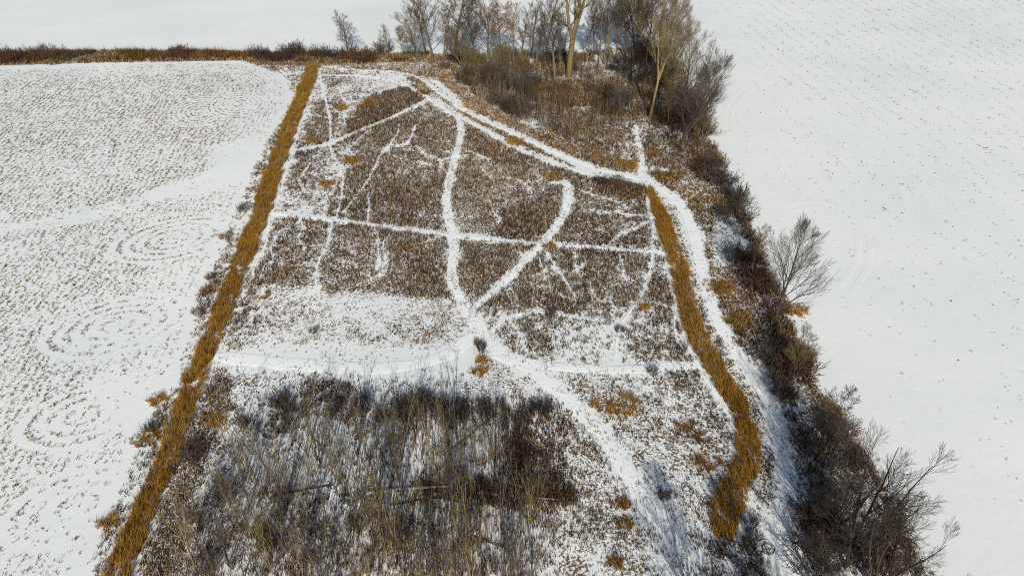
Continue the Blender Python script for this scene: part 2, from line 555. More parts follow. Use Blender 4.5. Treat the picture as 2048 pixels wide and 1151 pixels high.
ax_x = axis(-130, 110, .8, -4000, 4000)
ax_y = axis(24, 236, .8, -2000, 6000)
gx, gy = np.meshgrid(ax_x, ax_y)
sh = gx.shape
gx, gy = gx.ravel(), gy.ravel()
near = np.exp(-((np.maximum(np.abs(gx) - 200, 0) / 200) ** 2) - (np.maximum(np.abs(gy - 120) - 200, 0) / 200) ** 2)
gz = hgt(gx, gy) * near
core = (np.abs(gx) < 140) & (gy > 20) & (gy < 240)
gb, gg = np.zeros(len(gx)), np.zeros(len(gx))
d_, g_, k_, h_ = veg(gx[core], gy[core])
d_ = d_ * (.25 + .75 * path_clear(gx[core], gy[core]))
gb[core] = d_
gg[core] = g_
gz[core] += (d_ * .10) * (fbm(gx[core], gy[core], 2.5, 40) - .5)
idx = np.arange(len(gx)).reshape(sh)
F = np.stack([idx[:-1, :-1].ravel(), idx[:-1, 1:].ravel(), idx[1:, 1:].ravel(), idx[1:, :-1].ravel()], 1)
me = mesh_np('ground', np.stack([gx, gy, gz], 1), F, M_GROUND, smooth=True)
for nm, arr in (('bare', gb), ('gold', gg)):
    a_ = me.attributes.new(nm, 'FLOAT', 'POINT')
    a_.data.foreach_set('value', arr.astype(np.float32))
ground = link('ground', me)
tag(ground, 'thin snow over farm fields and meadow', kind='structure')

# paths: ragged low sheets of trodden snow
for i, (P, (nm, lab, _)) in enumerate(zip(PW, PATHS)):
    Q = crom(P[:: 2] if len(P) > 6 else P, .35)
    T = np.gradient(Q[:, :2], axis=0)
    T /= np.linalg.norm(T, axis=1)[:, None] + 1e-9
    N = np.stack([-T[:, 1], T[:, 0]], 1)
    m = len(Q)
    prof = np.array([-1, -.8, -.5, -.2, .2, .5, .8, 1])
    zz = np.array([.0, .03, .02, .035, .035, .02, .03, .0]) * (1 if nm != 'deer_trail' else .7)
    jl = .50 + .80 * fbm(Q[:, 0], Q[:, 1], 1.3, 50 + i)
    jr = .50 + .80 * fbm(Q[:, 0], Q[:, 1], 1.3, 90 + i)
    if nm == 'deer_trail':
        jl, jr = (jl - .5) * 1.7, (jr - .5) * 1.7
    sl = np.concatenate([[0], np.cumsum(np.hypot(*np.diff(Q[:, :2], axis=0).T))])
    tap = np.sqrt(np.clip(np.minimum(sl, sl[-1] - sl) / (Q[:, 2] * .8 + .3), .02, 1))
    jl, jr = np.clip(jl, .08, 2) * tap, np.clip(jr, .08, 2) * tap
    V = []
    for pk, zk in zip(prof, zz):
        hw = Q[:, 2] * .5 * (jl if pk < 0 else jr)
        xy = Q[:, :2] + N * (pk * hw)[:, None]
        z = hgt(xy[:, 0], xy[:, 1]) + .03 + zk * .7 + .0012 * i
        V.append(np.stack([xy[:, 0], xy[:, 1], z], 1))
    V = np.stack(V, 1).reshape(-1, 3)
    I = np.arange(m * len(prof)).reshape(m, len(prof))
    F = np.stack([I[:-1, :-1].ravel(), I[1:, :-1].ravel(), I[1:, 1:].ravel(), I[:-1, 1:].ravel()], 1)
    o = link(nm, mesh_np(nm, V, F, M_PATH, smooth=True))
    tag(o, lab, kind='structure')

# ------------------------------------------------------------------ blades of grass and weed stems
PAL = {
    'brown': (.105, .055, .017), 'dark': (.045, .026, .014), 'straw': (.37, .285, .145), 'frost': (.66, .64, .60),
    'gold': (.38, .20, .024), 'rust': (.24, .115, .018), 'purple': (.085, .058, .052),
}
PALN = list(PAL)
PALC = np.array([PAL[k] for k in PALN])


def blades(x, y, K, spread, h, w, lean, colr, z0=None, leandir=None, seed=1, cj=.3, mixin=None):
    """K pointed blades at each (x, y); returns verts, tris, colours"""
    r = np.random.default_rng(seed)
    n = len(x)
    X = np.repeat(x, K); Y = np.repeat(y, K); Hh = np.repeat(h, K); C = np.repeat(colr, K, 0)
    a = r.random(n * K) * 6.283
    rr = np.sqrt(r.random(n * K)) * np.repeat(spread, K)
    bx, by = X + rr * np.cos(a), Y + rr * np.sin(a)
    bz = (hgt(bx, by) if z0 is None else np.repeat(z0, K)) - .03
    hh = Hh * (.55 + .6 * r.random(n * K))
    la = a + (r.random(n * K) - .5) * 1.6
    ll = hh * lean * (.2 + r.random(n * K))
    tx, ty = bx + ll * np.cos(la), by + ll * np.sin(la)
    if leandir is not None:
        tx += hh * np.repeat(leandir[:, 0], K); ty += hh * np.repeat(leandir[:, 1], K)
    fa = r.random(n * K) * 3.1416
    ww = np.repeat(w, K) * (.6 + .8 * r.random(n * K)) * .5
    ox, oy = ww * np.cos(fa), ww * np.sin(fa)
    V = np.empty((n * K, 3, 3))
    V[:, 0] = np.stack([bx - ox, by - oy, bz], 1)
    V[:, 1] = np.stack([bx + ox, by + oy, bz], 1)
    V[:, 2] = np.stack([tx, ty, bz + hh], 1)
    if mixin is not None:
        sw = r.random(n * K) < mixin
        C[sw] = C[r.permutation(n * K)[:sw.sum()]]
    C = C * (1 + (r.random((n * K, 1)) - .5) * 2 * cj)
    return V.reshape(-1, 3), np.arange(n * K * 3).reshape(-1, 3), np.repeat(C, 3, 0)


def pick_cols(prob, r):
    """prob (n, palette) -> colours"""
    c = np.cumsum(prob, 1)
    c /= c[:, -1:]
    k = (r.random((len(prob), 1)) > c).sum(1)
    return PALC[np.clip(k, 0, len(PALN) - 1)]


# zones of weeds: first polygon that holds the point
ZONES = [
    ('hedgerow_grass', 'brown and tan grass under the bushes of the far field hedgerow', [(-80, 90), (870, 90), (900, 134), (640, 131), (540, 129), (480, 122), (-80, 140)]),
    ('undergrowth', 'brown and golden undergrowth on the floor of the wood', [(850, 60), (1420, 60), (1440, 290), (1370, 340), (1270, 350), (1180, 338), (1060, 290), (960, 240), (850, 160)]),
    ('verge_grass', 'patchy brown and tan grass between left tall grass and the stubble field', [(470, 120), (640, 132), (600, 240), (530, 430), (430, 670), (370, 820), (300, 990), (240, 1160), (210, 1270), (80, 1270), (170, 1110), (300, 820), (560, 200)]),
    ('hedgerow_weeds', 'dark brown weeds and tan grass of the right-hand hedgerow', [(1285, 335), (1440, 270), (1700, 800), (2000, 1300), (1600, 1300), (1560, 850), (1440, 660), (1385, 430), (1320, 375)]),
    ('frosted_scrub', 'frosted pale brown scrub in the lower left beside the tall grass', [(425, 735), (480, 765), (400, 950), (340, 1300), (150, 1300), (270, 1140), (385, 830)]),
    ('grove_grass', 'dead grass and weeds on the floor of the young grove', [(440, 755), (1010, 755), (1130, 800), (1150, 960), (1110, 1100), (1090, 1300), (300, 1300), (390, 950)]),
    ('sparse_weeds', 'sparse dead weeds dotted over the snow in the lower right of the meadow', [(1000, 725), (1400, 730), (1560, 850), (1600, 1300), (1080, 1300), (1140, 950)]),
    ('sparse_weeds', 'thin dead weeds on the snowy band below the dense brown meadow', [(440, 580), (640, 580), (930, 605), (1000, 720), (960, 760), (420, 760)]),
    ('meadow_weeds', 'dense brown dead weeds filling the upper meadow between the snow paths', [(-500, -500), (2600, -500), (2600, 1500), (-500, 1500)]),
]

r = np.random.default_rng(11)
NC = 520000
cx = r.uniform(-75, 62, NC)
cy = r.uniform(26, 172, NC)
k0 = np.zeros(NC, bool)
hull = GP([(-70, 95), (870, 95), (1350, 60), (1440, 250), (1620, 700), (1900, 1150), (1960, 1280), (60, 1280), (170, 1130), (560, 190), (470, 122), (-70, 142)])
ex_x = r.uniform(-135, -70, 20000)
ex_y = r.uniform(150, 175, 20000)
cx, cy = np.concatenate([cx, ex_x]), np.concatenate([cy, ex_y])
ins = inside(cx, cy, hull)
cx, cy = cx[ins], cy[ins]
vd, vg, vk, vh = veg(cx, cy)
clump = fbm(cx, cy, .9, 60)
clump2 = fbm(cx, cy, 11.0, 70)
clump3 = fbm(cx, cy, 3.2, 75)
prob = vd * (.25 + 1.5 * np.clip((clump - .5) * 2.6 + .5, 0, 1)) * (.2 + 1.6 * np.clip((clump2 - .5) * 2.4 + .5, 0, 1)) * (.25 + 1.5 * np.clip((clump3 - .5) * 1.8 + .5, 0, 1))
prob = np.where(vd > .75, prob * 1.2 + .30, prob)
pc = path_clear(cx, cy)
prob *= np.where(pc > .5, 1, .7 * pc + .22)
keep = r.random(len(cx)) < prob * .62
cx, cy, vd, vg, vk, vh, clump2, pc = [a[keep] for a in (cx, cy, vd, vg, vk, vh, clump2, pc)]
n = len(cx)
P = np.zeros((n, len(PALN)))
gn = np.clip(vg * (.2 + 2.4 * np.clip((fbm(cx, cy, 4.0, 80) - .42) * 3, 0, 1)), 0, 1)
vk = np.clip(vk + (fbm(cx, cy, 8.0, 85) - .5) * 1.6, 0, 1)
P[:, 0] = .42 * (1 - .3 * vk)
P[:, 1] = .10 + .55 * vk
P[:, 2] = .20 * (1 - vk * .7)
P[:, 3] = .42 * (1 - vk * .75) * (1.3 - .6 * vd)
P[:, 4] = gn * 1.1
P[:, 5] = gn * .45 + .025
P[:, 6] = .08 + .2 * vk
cols = pick_cols(P, r)
hh = (.34 + .45 * r.random(n)) * vh * (.8 + .4 * clump2)
hh = np.where(pc < .5, .24 + .16 * r.random(n), hh)
zone = np.full(n, -1)
for zi, (_, _, pl) in enumerate(ZONES):
    s = (zone < 0) & inside(cx, cy, GP_ := np.array([G(a, max(b, -200)) for a, b in pl]))
    zone[s] = zi
zone[zone < 0] = len(ZONES) - 1
print('weed tufts', n)
for zi, (nm, lab, _) in enumerate(ZONES):
    s = zone == zi
    if not s.any():
        continue
    V, F, C = blades(cx[s], cy[s], 6, .10 + .10 * r.random(s.sum()), hh[s], .05 + .03 * r.random(s.sum()), .40, cols[s], seed=20 + zi, mixin=.4)
    o = link(nm, mesh_np(nm, V, F, M_BLADE, C))
    tag(o, lab, 'grass' if 'grass' in nm else 'weeds', kind='stuff')

# ------------------------------------------------------------------ the two strips of tall golden grass
strip_r = [(1300, 378), (1312, 405), (1328, 450), (1345, 495), (1362, 545), (1374, 600), (1386, 650), (1408, 700), (1440, 748), (1470, 800), (1493, 850), (1500, 900), (1488, 950), (1468, 1000), (1450, 1045), (1445, 1078)]
wid_r = [10, 20, 27, 32, 34, 34, 34, 36, 38, 40, 42, 44, 50, 54, 52, 30]
strip_l2 = [(624, 134), (604, 190), (583, 245), (557, 320), (531, 400), (504, 475), (471, 560), (437, 645), (407, 725), (378, 800), (350, 870), (316, 950), (283, 1030), (252, 1110), (232, 1160), (195, 1260)]
wid_l = [24, 27, 29, 31, 34, 35, 36, 37, 37, 38, 39, 40, 42, 44, 46, 48]


def grass_strip(name, label, pts, wid, seed, ld, gaps=()):
    r = np.random.default_rng(seed)
    A = np.array([list(G(*p)) + [w / FPX * ray_t(p[1]) * 1.02] for p, w in zip(pts, wid)])
    Q = crom(A, .5)
    seg = np.hypot(*np.diff(Q[:, :2], axis=0).T)
    s = np.concatenate([[0], np.cumsum(seg)])
    n = int(s[-1] * 58)
    u = r.random(n) * s[-1]
    x, y, w = [np.interp(u, s, Q[:, k]) for k in range(3)]
    T = np.gradient(Q[:, :2], axis=0)
    tx, ty = np.interp(u, s, T[:, 0]), np.interp(u, s, T[:, 1])
    L = np.hypot(tx, ty)
    off = r.uniform(-.5, .5, n)
    edge = 1 + .28 * (vnoise(u, off * 0 + np.sign(off) * 7, 1.5, 3) - .5) * 2
    off = off * w * edge
    x, y = x - ty / L * off, y + tx / L * off
    cl = fbm(x, y, 1.5, 100 + seed)
    big = fbm(x, y, 7, 110 + seed)
    ok = r.random(n) < .55 + .9 * np.clip((cl - .5) * 2 + .5, 0, 1)
    for gx_, gy_, gr in gaps:
        qx, qy = G(gx_, gy_)
        ok &= np.hypot(x - qx, y - qy) > gr * (.6 + .8 * r.random(n))
    x, y, cl, big, u = x[ok], y[ok], cl[ok], big[ok], u[ok]
    n = len(x)
    P = np.zeros((n, len(PALN)))
    P[:, 4] = .75
    P[:, 5] = .25 + .6 * np.clip(big * 2 - .8, 0, 1)
    P[:, 0] = .10 + .2 * np.clip(.6 - cl, 0, 1)
    P[:, 2] = .05 + .5 * np.clip(fbm(x, y, 4, 117 + seed) * 3 - 1.6, 0, 1)
    c = pick_cols(P, r)
    h = (.6 + .5 * r.random(n)) * (.5 + .9 * np.clip((cl - .5) * 1.6 + .5, 0, 1))
    ang = (fbm(x, y, 2.2, 120 + seed) - .5) * 4 + ld
    lean = np.stack([np.cos(ang), np.sin(ang)], 1) * .42
    V, F, C = blades(x, y, 9, np.full(n, .2), h, np.full(n, .05), .35, c, leandir=lean, seed=seed, cj=.28)
    o = link(name, mesh_np(name, V, F, M_BLADE, C))
    tag(o, label, 'grass', kind='stuff')


grass_strip('tall_grass', 'long straight strip of tall golden grass beside the left stubble field', strip_l2, wid_l, 31, 1.2, gaps=[(388, 770, .5)])
grass_strip('tall_grass', 'curved strip of tall golden grass between meadow and right-hand track', strip_r, wid_r, 32, 2.4)

# golden clumps here and there
CLUMPS = [
    (1207, 812, 1.5, 'gold', 'round golden grass clump with flattened snow, left of a pair'),
    (1255, 815, 1.7, 'gold', 'large golden grass clump with flattened snow, right of a pair'),
    (1258, 790, 1.1, 'gold', 'golden grass tuft just above the pair of snowy clumps'),
    (1375, 858, 1.3, 'rust', 'ring of tan grass round a snow patch in the lower right'),
    (1405, 875, 1.0, 'rust', 'tan grass tuft right of the snow patch near the curved tall grass'),
    (1408, 925, 1.4, 'rust', 'brown grass clump with snow beside the lower end of the tall grass'),
    (966, 722, .8, 'gold', 'small golden tuft at the path junction, nearer the evergreen'),
    (958, 744, .9, 'gold', 'small golden tuft below the path junction beside the shadows'),
    (524, 590, 1.2, 'gold', 'golden tuft at the left corner of the snowy band'),
    (703, 322, 1.6, 'gold', 'golden patch in the upper left meadow beside a deer trail'),
    (655, 368, 1.2, 'gold', 'small golden patch left of the long deer trail'),
    (742, 206, 2.2, 'gold', 'wide golden patch near the top of the meadow'),
    (682, 216, 1.3, 'gold', 'little golden tuft left of the wide golden patch'),
    (628, 281, 2.0, 'gold', 'golden patch beside the upper left tall grass strip'),
    (846, 186, 1.6, 'rust', 'rusty patch where the slanting path meets the double track'),
    (1108, 352, 1.6, 'gold', 'golden grass at the top end of the short curved path'),
    (1030, 284, 1.8, 'gold', 'golden grass between the two ruts of the double track'),
    (890, 155, 1.6, 'gold', 'golden grass mound at the edge of the wood near the track'),
    (1100, 489, 1.0, 'gold', 'golden tuft at the crossing of the two meadow paths'),
    (812, 496, .7, 'gold', 'tiny golden tuft in the middle of the dense brown meadow'),
    (1290, 615, .7, 'gold', 'tiny golden tuft in the right of the meadow near a deer trail'),
    (432, 842, 1.3, 'gold', 'golden brown clump at the left edge of the young grove'),
    (300, 872, 1.4, 'gold', 'golden grass at the foot of the dark verge bush'),
    (318, 800, 1.0, 'gold', 'small golden tuft on the verge above the dark bush'),
    (220, 1045, 1.1, 'gold', 'golden tuft on the lower left verge'),
    (413, 585, 1.1, 'rust', 'brown tuft on the verge beside the stubble field'),
    (438, 622, .9, 'rust', 'brown tuft between the left verge and the tall grass'),
    (1430, 318, 1.3, 'gold', 'golden tuft at the edge of the right-hand field below the wood'),
    (1305, 305, 1.8, 'gold', 'golden grass right of the short path into the wood'),
    (1255, 330, 2.0, 'gold', 'golden grass left of the short path into the wood'),
    (1340, 355, 1.8, 'rust', 'rusty grass bank above the bend of the track'),
    (1660, 820, 1.4, 'gold', 'golden grass at the right-hand field edge by the spreading tree'),
    (1590, 620, 1.5, 'gold', 'tan grass under the fan-shaped tree at the field edge'),
    (1440, 575, 2.0, 'gold', 'tan grass bank right of the track, mid height'),
    (1475, 640, 2.0, 'gold', 'tan grass bank right of the track, below the fan-shaped tree'),
    (1250, 1052, .8, 'rust', 'brown weed clump near the bottom right of the grove'),
    (1232, 1130, .7, 'rust', 'little brown tuft at the bottom edge right of the grove'),
    (1245, 1010, .6, 'rust', 'brown tuft inside the leftmost hoop'),
]
for i, (px, py, rad, c, lab) in enumerate(CLUMPS):
    r = np.random.default_rng(500 + i)
    x0, y0 = G(px, py)
    n = int(26 * rad * rad + 16)
    a, q = r.random(n) * 6.283, np.sqrt(r.random(n)) * rad * (.6 + .6 * r.random(n))
    x, y = x0 + q * np.cos(a) * 1.15, y0 + q * np.sin(a)
    if 'snow' in lab:
        hole = vnoise(x, y, .75, 200 + i) < .42
        x, y = x[~hole], y[~hole]
        n = len(x)
    P = np.zeros((n, len(PALN)))
    P[:, PALN.index(c)] = .7
    P[:, 0] = .15
    P[:, 4] += .15
    h = .35 + .4 * r.random(n)
    V, F, C = blades(x - x0, y - y0, 12, np.full(n, .18), h, np.full(n, .05), .6, pick_cols(P, r), z0=np.zeros(n), seed=600 + i)
    o = link('grass_clump', mesh_np('grass_clump', V, F, M_BLADE, C), loc=(x0, y0, float(hgt(x0, y0)) + .02))
    tag(o, lab, 'grass clump', 'golden and brown grass clumps')

# ------------------------------------------------------------------ stubble of the left and right fields
FEL = GP(FIELD_EDGE_L)
r = np.random.default_rng(41)
N = 420000
x = r.uniform(-150, -18, N)
y = r.uniform(28, 165, N)
field_l = np.vstack([FEL, GP([(-900, 1260), (-900, 140)])])
s = inside(x, y, field_l)
x, y = x[s], y[s]
d, u = pdist(x, y, FEL)
phi = d.copy()
wgt = np.ones(len(x))
LOOPS = [(350, 480, 9.5, 6.2), (235, 650, 9.0, 6.0), (165, 830, 7.0, 5.0), (400, 225, 6.5, 9), (475, 210, 6, 8), (150, 1010, 7, 5)]
inloop = np.zeros(len(x), bool)
for (lx, ly, ra, rb) in LOOPS:
    qx, qy = G(lx, ly)
    ex = (x - qx) * .94 + (y - qy) * .34
    ey = -(x - qx) * .34 + (y - qy) * .94
    rho = np.hypot(ex / ra, ey / rb)
    k = rho < 1.0
    phi[k] = rho[k] * rb
    inloop |= k
far = (~inloop) & (d > 9)
phi[far] = x[far] + y[far] * .09
spc = np.where(inloop, 1.25, .9)
phi = phi + (fbm(x, y, 4, 133) - .5) * np.where(inloop, .32, 1.9)
fr = np.abs((phi / spc) % 1 - .5) * 2          # 1 on a row
dens = .05 + .95 * smooth01((fr - .42) / .4)
rin = np.where(inloop, phi, 9)
dens = np.where(inloop, .04 + 1.3 * smooth01((fr - .5) / .35), dens + .12)
dens *= np.where(d < 9, .30 + .3 * smooth01(d / 9), 1.0)
dens *= np.where(inloop, .85, 1.0)
dens *= .35 + 1.3 * fbm(x, y, 7, 130)
dens *= .3 + 1.4 * np.clip(vnoise(x, y, .9, 131), 0, 1)
for drift in ([(-30, 460), (100, 430), (240, 412), (330, 375), (440, 335), (560, 280), (560, 300), (470, 380), (330, 400), (200, 440), (60, 460), (-30, 475)],
              [(180, 770), (260, 740), (340, 760), (280, 860), (220, 880)], [(420, 300), (520, 270), (510, 330), (440, 370)]):
    dens *= 1 - .93 * polymask(x, y, GP(drift), 1.5, 2)
dens *= smooth01((d - .5) / 1.5)
keep = r.random(len(x)) < dens * .75
x, y, phi = x[keep], y[keep], phi[keep]
n = len(x)
print('stubble', n)
P = np.zeros((n, len(PALN)))
P[:, 0] = .5
P[:, 1] = .18
P[:, 2] = .42
P[:, 5] = .12
ang = r.random(n) * 6.283
lean = np.stack([np.cos(ang), np.sin(ang)], 1) * .75
V, F, C = blades(x, y, 4, np.full(n, .09), .12 + .16 * r.random(n), .05 + .045 * r.random(n), .8, pick_cols(P, r), leandir=lean, seed=42, mixin=.3)
tag(link('field_stubble', mesh_np('field_stubble', V, F, M_BLADE, C)), 'broken corn stubble in looping rows over the left snow field', 'stubble', kind='stuff')

FER = GP([(1400, -150)] + FIELD_EDGE_R)
N = 150000
x = r.uniform(10, 210, N)
y = r.uniform(28, 300, N)
field_r = np.vstack([FER, GP([(3200, 1290), (3200, -150)])])
s = inside(x, y, field_r)
x, y = x[s], y[s]
d, _ = pdist(x, y, FER)
row = np.abs(((x + y * .09) / 3.6 + .5 * fbm(x, y, 12, 145)) % 1 - .5) * 2
dens = (.04 + .75 * smooth01((row - .45) / .35)) * (.2 + 1.5 * fbm(x, y, 16, 140)) * (.2 + .8 * smooth01((d - 2) / 18))
dens *= .45 + .9 * smooth01((y - 60) / 110)
dens *= .2 + 1.6 * np.clip(vnoise(x, y, 1.3, 141) * 2 - .7, 0, 1)
keep = r.random(len(x)) < dens * .75
x, y = x[keep], y[keep]
n = len(x)
P = np.zeros((n, len(PALN)))
P[:, 0] = .5
P[:, 1] = .3
P[:, 2] = .4
ang = r.random(n) * 6.283
lean = np.stack([np.cos(ang), np.sin(ang)], 1) * .9
V, F, C = blades(x, y, 4, np.full(n, .10), .10 + .14 * r.random(n), .05 + .05 * r.random(n), .8, pick_cols(P, r), leandir=lean, seed=43)
tag(link('field_stubble', mesh_np('field_stubble', V, F, M_BLADE, C)), 'sparse bits of stubble poking through the smooth right-hand snow field', 'stubble', kind='stuff')

# faint wheel ruts pressed into the fields: low berms of pushed snow
RUTS = [
    ('faint curved wheel rut in the right-hand field opposite the fan-shaped tree', [(1560, 412), (1610, 402), (1660, 405), (1710, 430), (1738, 470), (1735, 530), (1700, 590)]),
    ('inner curved wheel rut in the right-hand field opposite the fan-shaped tree', [(1580, 422), (1630, 412), (1680, 425), (1712, 465), (1712, 520), (1680, 575)]),
    ('looping wheel rut in the right-hand field beside the wood', [(1410, 82), (1460, 78), (1520, 90), (1556, 125), (1545, 155), (1490, 190), (1462, 225), (1470, 270)]),
    ('second looping wheel rut in the right-hand field beside the wood', [(1420, 98), (1470, 94), (1515, 108), (1535, 130), (1500, 165), (1460, 200), (1448, 235), (1455, 280)]),
    ('third looping wheel rut nearest the wood in the right-hand field', [(1500, 175), (1478, 205), (1478, 240), (1495, 285), (1520, 315)]),
]
for i, (lab, pts) in enumerate(RUTS):
    Q = crom(GP(pts), .5)
    T = np.gradient(Q, axis=0)
    T /= np.linalg.norm(T, axis=1)[:, None]
    Nn = np.stack([-T[:, 1], T[:, 0]], 1)
    V = []
    for o_, z_ in ((-.5, -.01), (-.2, .035), (0, .0), (.2, .035), (.5, -.01)):
        xy = Q + Nn * o_
        V.append(np.stack([xy[:, 0], xy[:, 1], hgt(xy[:, 0], xy[:, 1]) + z_ * (.5 + vnoise(xy[:, 0], xy[:, 1], 2, 150)) + .001 * i], 1))
    V = np.stack(V, 1).reshape(-1, 3)
    I = np.arange(len(V)).reshape(-1, 5)
    F = np.stack([I[:-1, :-1].ravel(), I[1:, :-1].ravel(), I[1:, 1:].ravel(), I[:-1, 1:].ravel()], 1)
    tag(link('wheel_rut', mesh_np('wheel_rut', V, F, M_GROUND, smooth=True)), lab, kind='structure')


# ------------------------------------------------------------------ trees
def tubes(lines):
    """lines: list of (points (m,3), radii (m), sides) -> verts, tris"""
    groups = {}
    for p, rd, k in lines:
        groups.setdefault((len(p), k), []).append((p, rd))
    VV, FF, base = [], [], 0
    for (m, k), L in groups.items():
        Pp = np.array([a for a, _ in L])
        Rr = np.array([b for _, b in L])
        T = np.gradient(Pp, axis=1)
        T /= np.linalg.norm(T, axis=2, keepdims=True) + 1e-9
        ref = np.where(np.abs(T[:, :1, 2:3]) > .8, np.array([[[1., 0, 0]]]), np.array([[[0, 0, 1.]]]))
        U = np.cross(T, np.broadcast_to(ref, T.shape))
        U /= np.linalg.norm(U, axis=2, keepdims=True) + 1e-9
        W = np.cross(T, U)
        th = np.arange(k) / k * 2 * math.pi
        ring = Pp[:, :, None] + Rr[:, :, None, None] * (U[:, :, None] * np.cos(th)[None, None, :, None] + W[:, :, None] * np.sin(th)[None, None, :, None])
        nb = len(L)
        I = np.arange(nb * m * k).reshape(nb, m, k) + base
        a, b = I[:, :-1], I[:, 1:]
        a2, b2 = np.roll(a, -1, 2), np.roll(b, -1, 2)
        FF.append(np.stack([a, a2, b], -1).reshape(-1, 3))
        FF.append(np.stack([a2, b2, b], -1).reshape(-1, 3))
        VV.append(ring.reshape(-1, 3))
        base += nb * m * k
    return np.concatenate(VV), np.concatenate(FF)


def unit(v):
    return v / (np.linalg.norm(v) + 1e-9)


def grow(r, p, d, L, rad, lev, S, out):
    """one branch with its side branches"""
    m = S['seg'][min(lev, len(S['seg']) - 1)]
    pts, rds = [p.copy()], [rad]
    q, dd = p.copy(), d.copy()
    rmin = S.get('rmin', .012)
    for i in range(m):
        dd = unit(dd + r.normal(0, S['wob'], 3) + np.array([0, 0, S['trop'] / m]))
        q = q + dd * L / m
        pts.append(q.copy())
        rds.append(max(rmin * .7, rad * (1 - .75 * (i + 1) / m)))
    pts, rds = np.array(pts), np.array(rds)
    out.append((pts, rds, 5 if rad > .12 else (4 if rad > .05 else 3)))
    if lev >= len(S['kids']):
        return
    nk = S['kids'][lev]
    nk = max(1, int(round(nk * (.75 + .5 * r.random()))))
    az = r.random() * 6.28
    for j in range(nk):
        t = .22 + .78 * (j + r.random() * .8) / nk
        t = min(t, .98)
        f = t * m
        i0 = min(int(f), m - 1)
        pp = pts[i0] + (pts[i0 + 1] - pts[i0]) * (f - i0)
        ax = unit(pts[i0 + 1] - pts[i0])
        az += 2.4 + r.normal(0, .4)
        u = unit(np.cross(ax, np.array([.3, .2, 1]) if abs(ax[2]) < .9 else np.array([1, 0, 0])))
        w = np.cross(ax, u)
        an = S['ang'] * (.75 + .5 * r.random())
        nd = unit(ax * math.cos(an) + (u * math.cos(az) + w * math.sin(az)) * math.sin(an))
        grow(r, pp, nd, L * S['lr'] * (1.15 - .55 * t) * (.8 + .4 * r.random()), max(rmin, rds[i0] * .62), lev + 1, S, out)


def make_tree(name, seed, H, r0, S, mat_trunk, mat_crown, clear=.35, nl=9, limb=.42, lang=.75, lean=(0, 0), fork=None, zfork=.07):
    """Empty root > trunk, limb ..."""
    r = np.random.default_rng(seed)
    root = bpy.data.objects.new(name, None)
    root.empty_display_size = .5
    trunk = []
    stems = fork or [(0, 0, 1.0)]
    limbs = []
    zf = H * zfork if fork else 0
    if fork:
        pts = np.array([[lean[0] * zf * t, lean[1] * zf * t, zf * t - .15 * (t == 0)] for t in np.linspace(0, 1, 4)])
        trunk.append((pts, np.array([r0 * 1.25, r0, r0 * .93, r0 * .9]), 7))
    for (fx, fy, fs) in stems:
        m = 9
        p0 = np.array([lean[0] * zf, lean[1] * zf, zf - .2])
        q = p0.copy()
        d = unit(np.array([lean[0] + fx, lean[1] + fy, 1.0]))
        rr0 = r0 * (.72 if fork else 1)
        pts, rds = [q.copy()], [rr0 * (1.3 if not fork else 1)]
        Hs = (H - zf) * fs
        for i in range(m):
            d = unit(d + r.normal(0, .055, 3) + np.array([0, 0, .05]))
            q = q + d * Hs / m
            pts.append(q.copy())
            rds.append(max(.03, rr0 * (1 - .9 * ((i + 1) / m) ** 1.1)))
        pts, rds = np.array(pts), np.array(rds)
        trunk.append((pts, rds, 7))
        cl = clear if not fork else .08
        n_l = nl if not fork else max(3, int(nl / len(stems)) + 1)
        az = r.random() * 6.28
        for j in range(n_l):
            t = cl + (1 - cl) * ((j + .6 * r.random()) / n_l)
            f = min(t, .97) * m
            i0 = min(int(f), m - 1)
            pp = pts[i0] + (pts[i0 + 1] - pts[i0]) * (f - i0)
            az += 2.4 + r.normal(0, .35)
            an = lang * (.8 + .4 * r.random())
            nd = unit(np.array([math.cos(az) * math.sin(an), math.sin(az) * math.sin(an), math.cos(an)]) + .4 * (d - np.array([0, 0, 1])))
            L = H * limb * (1.05 - .6 * (t - cl) / (1 - cl)) * (.8 + .4 * r.random())
            o_ = []
            grow(r, pp, nd, L, max(.02, rds[i0] * .55), 0, S, o_)
            limbs.append(o_)
    V, F = tubes(trunk)
    t_o = bpy.data.objects.new('trunk', mesh_np('trunk', V, F, BARK[mat_trunk], smooth=True))
    t_o.parent = root
    for o_ in limbs:
        V, F = tubes(o_)
        l_o = bpy.data.objects.new('limb', mesh_np('limb', V, F, BARK[mat_crown], smooth=True))
        l_o.parent = root
    return root


def link_tree(root):
    COL.objects.link(root)
    for c in root.children:
        COL.objects.link(c)


S_TALL = dict(seg=[5, 4, 2, 2], kids=[7, 6, 4], wob=.10, trop=.5, ang=.66, lr=.52, rmin=.019)
S_FAN = dict(seg=[6, 5, 3, 2], kids=[9, 6, 4], wob=.055, trop=.22, ang=.44, lr=.60, rmin=.014)
S_WIDE = dict(seg=[6, 4, 2, 2], kids=[8, 6, 4], wob=.17, trop=.22, ang=.74, lr=.53, rmin=.016)
S_NEAR = dict(S_FAN, kids=[8, 6, 3], rmin=.010)
S_SAP = dict(seg=[4, 3, 2], kids=[4, 2], wob=.08, trop=.5, ang=.5, lr=.5, rmin=.009)

